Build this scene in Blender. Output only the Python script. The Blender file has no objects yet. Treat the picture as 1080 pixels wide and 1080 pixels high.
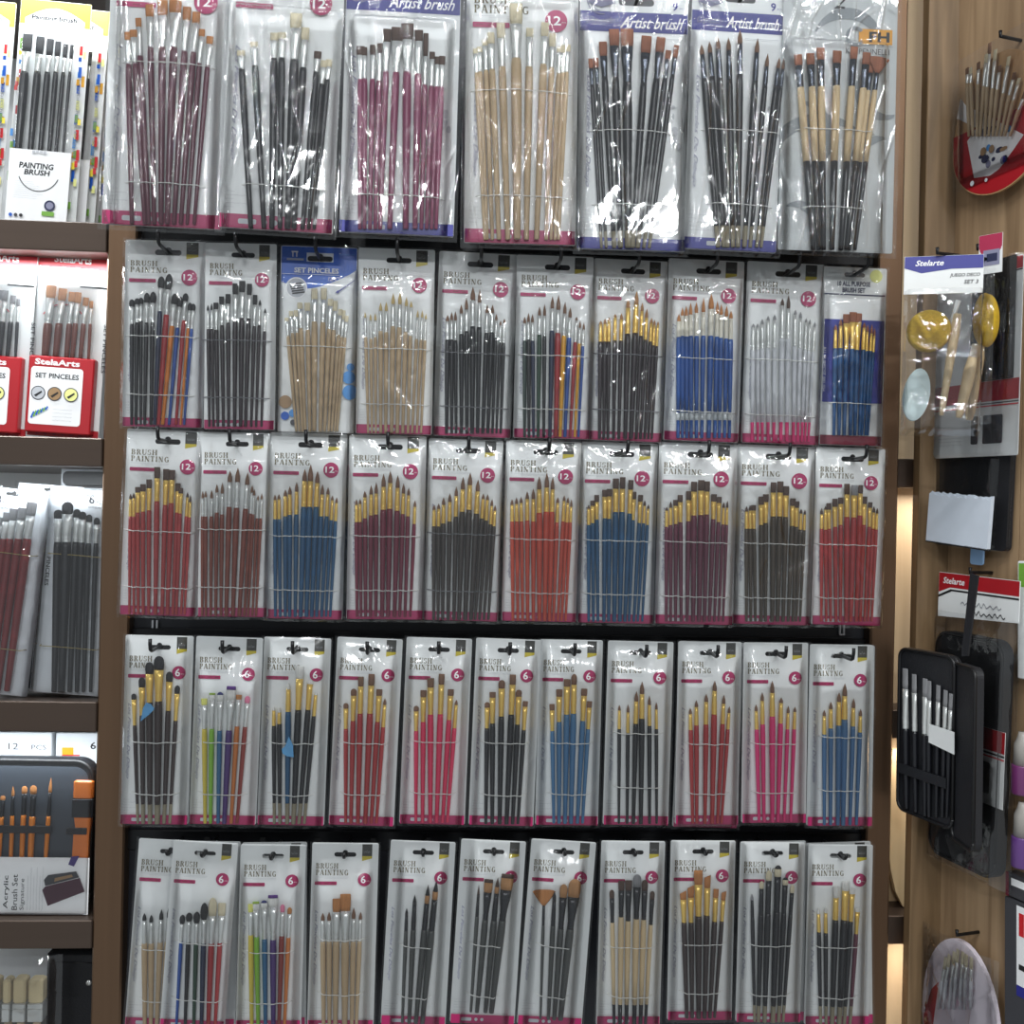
import bpy, math, random
import numpy as np
from mathutils import Matrix, Vector
R = random.Random(7)
SC = bpy.context.scene
COL = SC.collection
# ---------------------------------------------------------------- camera
F = 1080.0                      # focal length in pixels of the 1080 frame
YAW, ROLL = math.radians(3.2), 0.0215
CAM = Vector((0.0, -1.25, 1.42))
R0 = Vector((math.cos(YAW), -math.sin(YAW), 0))
FW = Vector((math.sin(YAW), math.cos(YAW), 0))
RT = R0*math.cos(ROLL) + Vector((0, 0, 1))*math.sin(ROLL)
UP = R0*-math.sin(ROLL) + Vector((0, 0, 1))*math.cos(ROLL)
cd = bpy.data.cameras.new('camera'); cam = bpy.data.objects.new('camera', cd); COL.objects.link(cam)
cd.sensor_width = 36.0; cd.lens = 36.0*F/1080.0; cd.clip_start = 0.02
cam.matrix_world = Matrix(((RT.x, UP.x, -FW.x, CAM.x), (RT.y, UP.y, -FW.y, CAM.y), (RT.z, UP.z, -FW.z, CAM.z), (0, 0, 0, 1)))
SC.camera = cam
# ---------------------------------------------------------------- world, lights, exposure
w = bpy.data.worlds.new('shop_air'); SC.world = w; w.use_nodes = True
w.node_tree.nodes['Background'].inputs[0].default_value = (0.87, 0.93, 0.97, 1)
w.node_tree.nodes['Background'].inputs[1].default_value = 0.40
SC.view_settings.view_transform = 'Standard'; SC.view_settings.look = 'None'
SC.view_settings.gamma = 1.0; SC.view_settings.exposure = 0.10; SC.view_settings.use_curve_mapping = False
def area(name, loc, target, sx, sy, power, col=(1, 1, 1), spread=180):
    l = bpy.data.lights.new(name, 'AREA'); l.shape = 'RECTANGLE'; l.size = sx; l.size_y = sy
    l.energy = power; l.color = col; l.spread = math.radians(spread)
    o = bpy.data.objects.new(name, l); COL.objects.link(o); o.location = loc
    o.rotation_euler = (Vector(target)-Vector(loc)).to_track_quat('-Z', 'Y').to_euler()
    return o
# slim tubes on the ceiling just in front of the display; size_y lies along the room's x axis
def tube(x, y, power):
    o = area('ceiling_tube_light', (x, y, 2.85), (x, y+.55, 1.0), 1.4, 0.035, power, (0.95, 0.98, 1.0)); return o
for sx in (-1, 1):      # aisle tubes to either side
    area('ceiling_tube_light', (1.95*sx, -1.9, 2.85), (.8*sx, -.6, 1.2), 0.04, 1.3, 10, (0.95, 0.98, 1.0))
tube(-0.30, -1.15, 10); tube(0.45, -1.65, 17)
area('ceiling_tube_light', (-0.5, -3.6, 2.85), (0, -1.0, 1.0), 0.5, 0.03, 20, (0.95, 0.98, 1.0))  # short far tube, added with the next one as frontal fill
area('ceiling_tube_light', (0.9, -3.9, 2.85), (0, -1.0, 1.0), 0.5, 0.03, 17, (0.95, 0.98, 1.0))

# ---------------------------------------------------------------- helpers
def lin(c):
    return tuple(((v/255.0)/12.92 if v <= 10 else ((v/255.0+0.055)/1.055)**2.4) for v in c)
def setin(bs, k, v):
    if k in bs.inputs: bs.inputs[k].default_value = v
MATS = {}
def mat(name, rgb, rough=0.5, metal=0.0, var=0.06, scale=60.0, coat=0.0, stretch=None, gain=1.15, bump=0.0):
    """principled material; rgb as seen (0-255), a little procedural mottling"""
    if name in MATS: return MATS[name]
    m = bpy.data.materials.new(name); m.use_nodes = True; nt = m.node_tree; bs = nt.nodes['Principled BSDF']
    c = [min(0.9, v*gain) for v in lin(rgb)]
    tc = nt.nodes.new('ShaderNodeTexCoord'); mp = nt.nodes.new('ShaderNodeMapping'); nz = nt.nodes.new('ShaderNodeTexNoise')
    mp.inputs['Scale'].default_value = stretch or (1, 1, 1)
    nz.inputs['Scale'].default_value = scale; nz.inputs['Detail'].default_value = 3
    nt.links.new(tc.outputs['Object'], mp.inputs[0]); nt.links.new(mp.outputs[0], nz.inputs['Vector'])
    rp = nt.nodes.new('ShaderNodeMixRGB'); rp.inputs[1].default_value = (*[v*(1-var) for v in c], 1)
    rp.inputs[2].default_value = (*[min(0.95, v*(1+var)) for v in c], 1)
    nt.links.new(nz.outputs['Fac'], rp.inputs[0]); nt.links.new(rp.outputs[0], bs.inputs['Base Color'])
    if bump:
        b = nt.nodes.new('ShaderNodeBump'); b.inputs['Strength'].default_value = bump; b.inputs['Distance'].default_value = 0.001
        nt.links.new(nz.outputs['Fac'], b.inputs['Height']); nt.links.new(b.outputs[0], bs.inputs['Normal'])
    bs.inputs['Roughness'].default_value = rough; bs.inputs['Metallic'].default_value = metal
    setin(bs, 'Coat Weight', coat); setin(bs, 'Coat Roughness', 0.08)
    m.diffuse_color = (*c, 1)
    MATS[name] = m; return m
def film_mat(name, bump=0.35, haze=0.03, spec=1.6, scale=55.0, rough=0.06):
    if name in MATS: return MATS[name]
    m = bpy.data.materials.new(name); m.use_nodes = True; nt = m.node_tree; nt.nodes.clear(); N = nt.nodes.new; L = nt.links.new
    out = N('ShaderNodeOutputMaterial'); tr = N('ShaderNodeBsdfTransparent'); gl = N('ShaderNodeBsdfGlossy'); df = N('ShaderNodeBsdfDiffuse')
    tr.inputs[0].default_value = (0.97, 0.975, 0.98, 1); gl.inputs['Roughness'].default_value = rough; df.inputs[0].default_value = (0.8, 0.82, 0.85, 1)
    tc = N('ShaderNodeTexCoord'); mp = N('ShaderNodeMapping'); mp.inputs['Scale'].default_value = (1.0, 1.0, 0.45)
    nz = N('ShaderNodeTexNoise'); nz.inputs['Scale'].default_value = scale; nz.inputs['Detail'].default_value = 2.5; nz.inputs['Distortion'].default_value = 1.2
    vo = N('ShaderNodeTexVoronoi'); vo.feature = 'DISTANCE_TO_EDGE'; vo.inputs['Scale'].default_value = scale*0.75
    mr = N('ShaderNodeMapRange'); mr.inputs[1].default_value = 0; mr.inputs[2].default_value = 0.16; mr.inputs[3].default_value = 0.35; mr.inputs[4].default_value = 0
    ad = N('ShaderNodeMath'); ad.operation = 'ADD'
    mx = N('ShaderNodeVectorMath'); mx.operation = 'MULTIPLY_ADD'; mx.inputs[1].default_value = (0.02, 0.02, 0.02)
    L(tc.outputs['Object'], mp.inputs[0]); L(mp.outputs[0], nz.inputs['Vector'])
    L(nz.outputs['Color'], mx.inputs[0]); L(mp.outputs[0], mx.inputs[2]); L(mx.outputs[0], vo.inputs['Vector'])
    L(vo.outputs['Distance'], mr.inputs[0]); L(nz.outputs['Fac'], ad.inputs[0]); L(mr.outputs[0], ad.inputs[1])
    bp = N('ShaderNodeBump'); bp.inputs['Strength'].default_value = bump; bp.inputs['Distance'].default_value = 0.004
    L(ad.outputs[0], bp.inputs['Height']); L(bp.outputs[0], gl.inputs['Normal'])
    fr = N('ShaderNodeFresnel'); fr.inputs[0].default_value = 1.5; L(bp.outputs[0], fr.inputs['Normal'])
    mu = N('ShaderNodeMath'); mu.operation = 'MULTIPLY'; mu.inputs[1].default_value = spec; mu.use_clamp = True; L(fr.outputs[0], mu.inputs[0])
    m1 = N('ShaderNodeMixShader'); m1.inputs[0].default_value = haze; L(tr.outputs[0], m1.inputs[1]); L(df.outputs[0], m1.inputs[2])
    m2 = N('ShaderNodeMixShader'); L(mu.outputs[0], m2.inputs[0]); L(m1.outputs[0], m2.inputs[1]); L(gl.outputs[0], m2.inputs[2])
    L(m2.outputs[0], out.inputs[0]); m.diffuse_color = (0.8, 0.85, 0.9, 0.3); MATS[name] = m; return m

def link(o, parent=None):
    COL.objects.link(o)
    if parent is not None: o.parent = parent
    return o
def tag(o, label=None, cat=None, group=None, kind=None):
    if label: o['label'] = label
    if cat: o['category'] = cat
    if group: o['group'] = group
    if kind: o['kind'] = kind
    return o
def empty(name, M=None):
    o = bpy.data.objects.new(name, None); o.empty_display_size = 0.02; COL.objects.link(o)
    if M is not None: o.matrix_world = M
    return o
class MB:
    """collects faces with material slots into one mesh"""
    def __init__(s): s.v = []; s.f = []; s.m = []; s.mats = []; s.sm = []
    def slot(s, m):
        if m not in s.mats: s.mats.append(m)
        return s.mats.index(m)
    def add(s, vs, fs, m, smooth=False):
        o = len(s.v); k = s.slot(m); s.v += [tuple(p) for p in vs]
        for f in fs: s.f.append([i+o for i in f]); s.m.append(k); s.sm.append(smooth)
    def box(s, a, b, m):
        x0, y0, z0 = a; x1, y1, z1 = b
        s.add([(x0,y0,z0),(x1,y0,z0),(x1,y1,z0),(x0,y1,z0),(x0,y0,z1),(x1,y0,z1),(x1,y1,z1),(x0,y1,z1)],
              [(0,3,2,1),(4,5,6,7),(0,1,5,4),(1,2,6,5),(2,3,7,6),(3,0,4,7)], m)
    def bbox(s, a, b, m, r=0.002):
        """box with chamfered vertical (z) edges and soft rims"""
        x0, y0, z0 = a; x1, y1, z1 = b; rings = []
        for z, k in ((z0, r), (z0+r, 0), (z1-r, 0), (z1, r)):
            X0, X1, Y0, Y1 = x0+k, x1-k, y0+k, y1-k
            rings.append([(X0+r,Y0,z),(X1-r,Y0,z),(X1,Y0+r,z),(X1,Y1-r,z),(X1-r,Y1,z),(X0+r,Y1,z),(X0,Y1-r,z),(X0,Y0+r,z)])
        s.loft(rings, m, False)
    def loft(s, rings, m, smooth=True, caps=True):
        n = len(rings[0]); vs = [p for r in rings for p in r]; fs = []
        for i in range(len(rings)-1):
            for j in range(n):
                a = i*n+j; b = i*n+(j+1) % n; fs.append((a, b, b+n, a+n))
        if caps: fs += [tuple(range(n))[::-1], tuple(range((len(rings)-1)*n, len(rings)*n))]
        s.add(vs, fs, m, smooth)
    def tube(s, pts, r, m, n=8, radii=None):
        pts = [Vector(p) for p in pts]; rings = []; prev = None
        for i, p in enumerate(pts):
            d = (pts[min(i+1, len(pts)-1)]-pts[max(i-1, 0)]).normalized()
            a = prev if prev is not None else (Vector((0, 0, 1)) if abs(d.z) < 0.9 else Vector((1, 0, 0)))
            u = (a-d*a.dot(d)).normalized(); v = d.cross(u); prev = u
            rr = radii[i] if radii else r
            rings.append([tuple(p+u*rr*math.cos(2*math.pi*k/n)+v*rr*math.sin(2*math.pi*k/n)) for k in range(n)])
        s.loft(rings, m)
    def plate(s, pts, y0, y1, m):
        """extruded polygon: pts (x,z) outline, from y0 (front) to y1 (back)"""
        n = len(pts); vs = [(x, y0, z) for x, z in pts]+[(x, y1, z) for x, z in pts]
        fs = [tuple(range(n)), tuple(range(2*n-1, n-1, -1))]+[(i, i+n, (i+1) % n+n, (i+1) % n) for i in range(n)]
        s.add(vs, fs, m)
    def build(s, name, parent=None, loc=None):
        me = bpy.data.meshes.new(name); me.from_pydata(s.v, [], s.f); me.update()
        for m in s.mats: me.materials.append(m)
        me.polygons.foreach_set('material_index', s.m); me.polygons.foreach_set('use_smooth', s.sm)
        o = bpy.data.objects.new(name, me)
        if loc is not None: o.location = loc
        return link(o, parent)

# ---------------------------------------------------------------- from a pixel to a plane of the place
class Plane:
    def __init__(s, o, u):
        s.o = Vector(o); s.u = Vector(u).normalized(); s.z = Vector((0, 0, 1)); s.n = s.z.cross(s.u)   # n points into the wall
    def px(s, x, y):
        d = FW*F + RT*(x-540) + UP*(540-y)
        t = (s.o-CAM).dot(s.n)/d.dot(s.n); p = CAM+d*t
        return ((p-s.o).dot(s.u), p.z)
    def world(s, a, z, back=0.0): 
        p = s.o+s.u*a+s.n*back; return Vector((p.x, p.y, z))
def front(y): return Plane((0, y, 0), (1, 0, 0))
def rounded(x0, z0, x1, z1, r, n=4):
    pts = []
    for cx, cz, a0 in ((x1-r, z1-r, 0), (x0+r, z1-r, 90), (x0+r, z0+r, 180), (x1-r, z0+r, 270)):
        for k in range(n+1):
            a = math.radians(a0+90*k/n); pts.append((cx+r*math.cos(a), cz+r*math.sin(a)))
    return pts[::-1]
def circle(cx, cz, r, n=24, rz=None): return [(cx+r*math.cos(-2*math.pi*k/n), cz+(rz or r)*math.sin(-2*math.pi*k/n)) for k in range(n)]
# ---- lettering
TXT = {}
def text_mesh(s, bold=0.0, shear=0.0):
    k = (s, bold, shear)
    if k in TXT: return TXT[k]
    c = bpy.data.curves.new('t', 'FONT'); c.body = s; c.size = 1.0; c.offset = bold; c.shear = shear; c.resolution_u = 2; c.fill_mode = 'FRONT'
    o = bpy.data.objects.new('t', c); COL.objects.link(o); dg = bpy.context.evaluated_depsgraph_get(); dg.update()
    me = bpy.data.meshes.new_from_object(o.evaluated_get(dg)); vs = [(v.co.x, v.co.y) for v in me.vertices]; fs = [tuple(p.vertices) for p in me.polygons]
    bpy.data.objects.remove(o); bpy.data.curves.remove(c); bpy.data.meshes.remove(me)
    x0 = min(v[0] for v in vs); x1 = max(v[0] for v in vs); y0 = min(v[1] for v in vs); y1 = max(v[1] for v in vs)
    TXT[k] = ([(a-x0, b-y0) for a, b in vs], fs, x1-x0, y1-y0); return TXT[k]
def arc(cx, cy, rx, ry, a0, a1, t0, t1, n=8):
    """curved stroke whose thickness swells from t0 at the ends to t1 in the middle"""
    o, i = [], []
    for k in range(n+1):
        f = k/n; a = math.radians(a0+(a1-a0)*f); t = t0+(t1-t0)*math.sin(math.pi*f)
        o.append((cx+rx*math.cos(a), cy+ry*math.sin(a))); i.append((cx+(rx-t)*math.cos(a), cy+(ry-min(t, t0*1.3))*math.sin(a)))
    return [[o[k], o[k+1], i[k+1], i[k]] for k in range(n)]
def rc(x0, y0, x1, y1): return [(x0, y0), (x1, y0), (x1, y1), (x0, y1)]
def stem(x, w=0.2): return [rc(x, 0, x+w, 0.47), rc(x, 0.53, x+w, 1), rc(x-0.06, 0, x+w+0.06, 0.06), rc(x-0.06, 0.94, x+w+0.06, 1)]
SERIF = {
 'B': (0.78, stem(0.08)+arc(0.35, 0.76, 0.33, 0.24, -90, 90, 0.07, 0.17)+arc(0.35, 0.26, 0.38, 0.26, -90, 90, 0.07, 0.19)),
 'R': (0.82, stem(0.08)+arc(0.35, 0.75, 0.33, 0.25, -90, 90, 0.07, 0.17)+[[(0.35, 0.5), (0.52, 0.5), (0.85, 0), (0.62, 0)]]),
 'P': (0.72, stem(0.08)+arc(0.33, 0.73, 0.35, 0.27, -90, 90, 0.07, 0.17)),
 'U': (0.82, [rc(0.08, 0.3, 0.27, 1), rc(0.02, 0.94, 0.33, 1), rc(0.67, 0.3, 0.74, 1), rc(0.58, 0.94, 0.82, 1)]+arc(0.41, 0.32, 0.33, 0.32, 180, 360, 0.12, 0.1)),
 'S': (0.66, arc(0.33, 0.73, 0.28, 0.27, 30, 250, 0.06, 0.15)+arc(0.33, 0.27, 0.29, 0.27, -150, 80, 0.06, 0.15)+[rc(0.05, 0.03, 0.1, 0.3), rc(0.54, 0.7, 0.59, 0.97)]),
 'H': (0.92, stem(0.08)+stem(0.64)+[rc(0.25, 0.47, 0.66, 0.53)]),
 'A': (0.84, [[(0.36, 1), (0.48, 1), (0.12, 0), (0.05, 0)], [(0.36, 1), (0.52, 1), (0.82, 0), (0.6, 0)], rc(0.2, 0.3, 0.62, 0.36), rc(0, 0, 0.22, 0.06), rc(0.54, 0, 0.88, 0.06)]),
 'I': (0.4, stem(0.1)),
 'N': (0.88, [rc(0.12, 0, 0.19, 1), rc(0.02, 0, 0.3, 0.06), [(0.04, 1), (0.28, 1), (0.76, 0), (0.6, 0)], rc(0.69, 0, 0.76, 1), rc(0.6, 0.94, 0.86, 1)]),
 'T': (0.74, [rc(0.27, 0, 0.47, 0.47), rc(0.27, 0.53, 0.47, 1), rc(0.2, 0, 0.54, 0.06), rc(0.03, 0.93, 0.71, 1), rc(0.03, 0.78, 0.09, 1), rc(0.65, 0.78, 0.71, 1)]),
 'G': (0.84, arc(0.42, 0.5, 0.37, 0.5, 50, 310, 0.07, 0.19, 12)+[rc(0.58, 0.05, 0.76, 0.45), rc(0.5, 0.4, 0.82, 0.45), rc(0.62, 0.72, 0.68, 0.97)]),
 'E': (0.7, stem(0.08)+[rc(0.25, 0.94, 0.62, 1), rc(0.25, 0, 0.66, 0.06), rc(0.25, 0.47, 0.5, 0.53), rc(0.58, 0.78, 0.64, 1), rc(0.62, 0, 0.68, 0.22)]),
 'C': (0.76, arc(0.4, 0.5, 0.36, 0.5, 45, 315, 0.07, 0.19, 12)+[rc(0.6, 0.72, 0.66, 0.97)]),
 'L': (0.66, stem(0.08)+[rc(0.25, 0, 0.62, 0.06), rc(0.57, 0, 0.63, 0.25)]),
 ' ': (0.4, []),
}
class Print(MB):
    """flat ink on the front (-y) side of a card; x right, z up, y = surface"""
    def __init__(s, y=0.0): super().__init__(); s.y = y; s.k = 1
    def lay(s): s.k += 1; return s.y-0.00012*s.k
    def poly(s, pts, m, y=None):
        y = s.lay() if y is None else y
        s.add([(a, y, b) for a, b in pts], [tuple(range(len(pts)))], m)
    def rect(s, x0, z0, x1, z1, m): s.poly([(x0, z0), (x1, z0), (x1, z1), (x0, z1)], m)
    def text(s, t, x, z, h, m, wid=None, bold=0.0, shear=0.0, rot=0.0, lh=None):
        """h = height of the whole string, wid = forced width"""
        vs, fs, W, H = text_mesh(t, bold, shear); y = s.lay(); sc = h/H; sx = (wid/W) if wid else sc
        c, q = math.cos(rot), math.sin(rot)
        s.add([(x+a*sx*c-b*sc*q, y, z+a*sx*q+b*sc*c) for a, b in vs], fs, m)
    def serif(s, t, x, z, h, wid, m):
        tot = sum(SERIF[c][0]+0.14 for c in t)-0.14; sx = wid/tot; y = s.lay(); cx = 0
        for c in t:
            w_, ps = SERIF[c]
            for p in ps: s.add([(x+(cx+a)*sx, y, z+b*h) for a, b in p], [tuple(range(len(p)))], m)
            cx += w_+0.14
    def ring(s, cx, cz, r0, r1, m, n=24, a0=0, a1=360):
        y = s.lay(); vs = []; k0 = n+1
        for k in range(k0):
            a = math.radians(a0+(a1-a0)*k/n); vs += [(cx+r0*math.cos(a), y, cz+r0*math.sin(a)), (cx+r1*math.cos(a), y, cz+r1*math.sin(a))]
        s.add(vs, [(2*k, 2*k+1, 2*k+3, 2*k+2) for k in range(n)], m)
    def squiggle(s, x, z, wid, h, m, n=10, rot=0.0, th=None, seed=1):
        """hand-lettered tiny line"""
        rr = random.Random(seed); th = th or h*0.16; p = []; N = n*4
        for k in range(N+1):
            a = k/N*wid; b = h*(0.5+0.5*math.sin(k*1.6+rr.uniform(-.5, .5)))*rr.uniform(0.4, 1); p.append((a, b))
        y = s.lay(); c, q = math.cos(rot), math.sin(rot)
        for (a, b), (a2, b2) in zip(p, p[1:]):
            qd = [(a, b-th/2), (a2, b2-th/2), (a2, b2+th/2), (a, b+th/2)]
            s.add([(x+u*c-v*q, y, z+u*q+v*c) for u, v in qd], [(0, 1, 2, 3)], m)
def card_mesh(pr, W, H, hole=None, m=None, th=0.0006, r=0.002):
    """card with rounded corners (x centred, z 0..H) and a real euro-slot hole, thickness th behind y=0"""
    c = bpy.data.curves.new('c', 'CURVE'); c.dimensions = '2D'; c.fill_mode = 'BOTH'; c.extrude = th/2
    def spl(pts):
        s = c.splines.new('POLY'); s.points.add(len(pts)-1)
        for i, (a, b) in enumerate(pts): s.points[i].co = (a, b, 0, 1)
        s.use_cyclic_u = True
    spl(rounded(-W/2, 0, W/2, H, r))
    if hole:
        hx, hz, hw = hole; hh = hw*0.21
        pts = []
        for k in range(9):
            a = math.radians(90-180*k/8); pts.append((hx+hw-hh+hh*math.cos(a), hz+hh*math.sin(a)))
        for k in range(9):
            a = math.radians(270-180*k/8); pts.append((hx-hw+hh+hh*math.cos(a), hz+hh*math.sin(a)))
        for k in range(7):
            a = math.radians(180-180*k/6); pts.append((hx+hh*1.15*math.cos(a), hz+hh+hh*1.0*math.sin(a)))
        spl(pts)
    o = bpy.data.objects.new('c', c); COL.objects.link(o); dg = bpy.context.evaluated_depsgraph_get(); dg.update()
    me = bpy.data.meshes.new_from_object(o.evaluated_get(dg))
    vs = [(v.co.x, th/2-v.co.z, v.co.y) for v in me.vertices]; fs = [tuple(p.vertices) for p in me.polygons]
    bpy.data.objects.remove(o); bpy.data.curves.remove(c); bpy.data.meshes.remove(me)
    pr.add(vs, fs, m)

# ---------------------------------------------------------------- palette
PAPER = mat('white_card', (205, 207, 206), 0.45, var=0.03, gain=1.3)
INKS = {'k': mat('black_ink', (28, 28, 30), 0.4), 'gold': mat('gold_foil', (176, 160, 40), 0.35, var=.1), 'mag': mat('magenta_ink', (156, 26, 84), 0.4),
        'bronze': mat('bronze_ink', (98, 88, 58), 0.45), 'grey': mat('grey_ink', (140, 142, 146), 0.5), 'lgrey': mat('pale_grey_ink', (176, 178, 182), 0.5),
        'lav': mat('lavender_ink', (126, 126, 150), 0.5), 'blue': mat('violet_blue_ink', (40, 42, 128), 0.4), 'white': mat('white_ink', (235, 235, 235), 0.45),
        'royal': mat('royal_blue_ink', (20, 84, 178), 0.35), 'sky': mat('sky_blue_ink', (70, 140, 205), 0.4), 'red': mat('red_ink', (196, 32, 40), 0.4),
        'navy': mat('navy_ink', (30, 36, 70), 0.4), 'wine': mat('wine_ink', (120, 24, 50), 0.4), 'yel': mat('yellow_ink', (226, 205, 60), 0.4),
        'orange': mat('orange_ink', (206, 150, 40), 0.4), 'char': mat('charcoal_ink', (60, 60, 64), 0.4), 'tag': mat('dark_olive_ink', (52, 52, 48), 0.4),
        'green': mat('green_ink', (110, 160, 60), 0.4), 'tan': mat('tan_ink', (150, 120, 85), 0.4), 'lemon': mat('pale_yellow_ink', (222, 222, 140), .4)}
HC = {'maroon': (92, 34, 54), 'black': (20, 21, 26), 'mauve': (132, 50, 86), 'wood': (184, 161, 128), 'plumblack': (38, 26, 32), 'red': (158, 36, 40), 'orange': (206, 120, 30),
      'blue': (30, 74, 150), 'navy': (26, 36, 66), 'green': (24, 62, 40), 'dgreen': (30, 50, 44), 'yellow': (218, 160, 30), 'royal': (22, 76, 146), 'white': (196, 198, 202), 'hotpink': (206, 36, 108),
      'teal': (24, 78, 128), 'coral': (160, 50, 50), 'brown': (120, 54, 36), 'wine': (112, 22, 52), 'umber': (58, 50, 46), 'rust': (184, 66, 42), 'plum': (98, 32, 58), 'cocoa': (66, 54, 40), 'espresso': (50, 36, 34),
      'lime': (126, 180, 50), 'cyan': (34, 96, 138), 'purple': (70, 38, 110), 'amber': (190, 110, 44), 'brick': (132, 44, 34), 'lemon': (204, 184, 66), 'crimson': (164, 44, 46), 'pink': (210, 44, 88),
      'sky': (62, 110, 150), 'steel': (54, 98, 140), 'slate': (66, 68, 66), 'cream': (204, 182, 144), 'dip': (134, 126, 104), 'band': (190, 196, 196), 'deepblue': (12, 78, 118), 'ox': (120, 26, 30)}
def HM(n): return mat(n+'_lacquer', HC[n], gain=1.12, rough=0.3 if n not in ('wood', 'cream', 'dip') else 0.55, var=0.05 if n not in ('wood', 'cream') else 0.12, scale=30, stretch=(8, 8, 1), coat=0.12 if n not in ('wood', 'cream', 'dip') else 0.0)
FM = {'silver': mat('nickel_ferrule', (198, 200, 198), 0.25, 0.55, gain=1.35), 'gold': mat('brass_ferrule', (218, 174, 92), 0.28, 0.45, gain=1.45),
      'dark': mat('gunmetal_ferrule', (66, 70, 78), 0.2, 0.85, gain=1.3), 'black': mat('black_ferrule', (34, 36, 40), 0.25, 0.3), 'white': mat('cream_ferrule', (208, 204, 190), 0.35)}
BC = {'orange': (172, 114, 62), 'black': (30, 30, 32), 'cream': (200, 190, 162), 'white': (206, 206, 202), 'brown': (112, 80, 58), 'dkbrown': (74, 54, 44), 'rust': (138, 84, 58), 'yellow': (206, 206, 110),
      'lime': (150, 180, 70), 'navy': (46, 52, 110), 'purple': (92, 52, 130), 'pink': (220, 120, 150), 'tan': (164, 120, 76), 'grey': (128, 128, 130), 'sand': (188, 164, 110), 'bluegrey': (110, 140, 165)}
def BM(n): return mat(n+'_bristle', BC[n], 0.7, var=0.3, scale=700, stretch=(1, 1, 0.04), bump=0.4)
THREAD = mat('thread', (206, 206, 202), 0.4, gain=1.4); WIRE = mat('dark_thread', (120, 122, 126), 0.35)
HOOKM = mat('black_hook_metal', (14, 15, 18), 0.35, 0.2)

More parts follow.
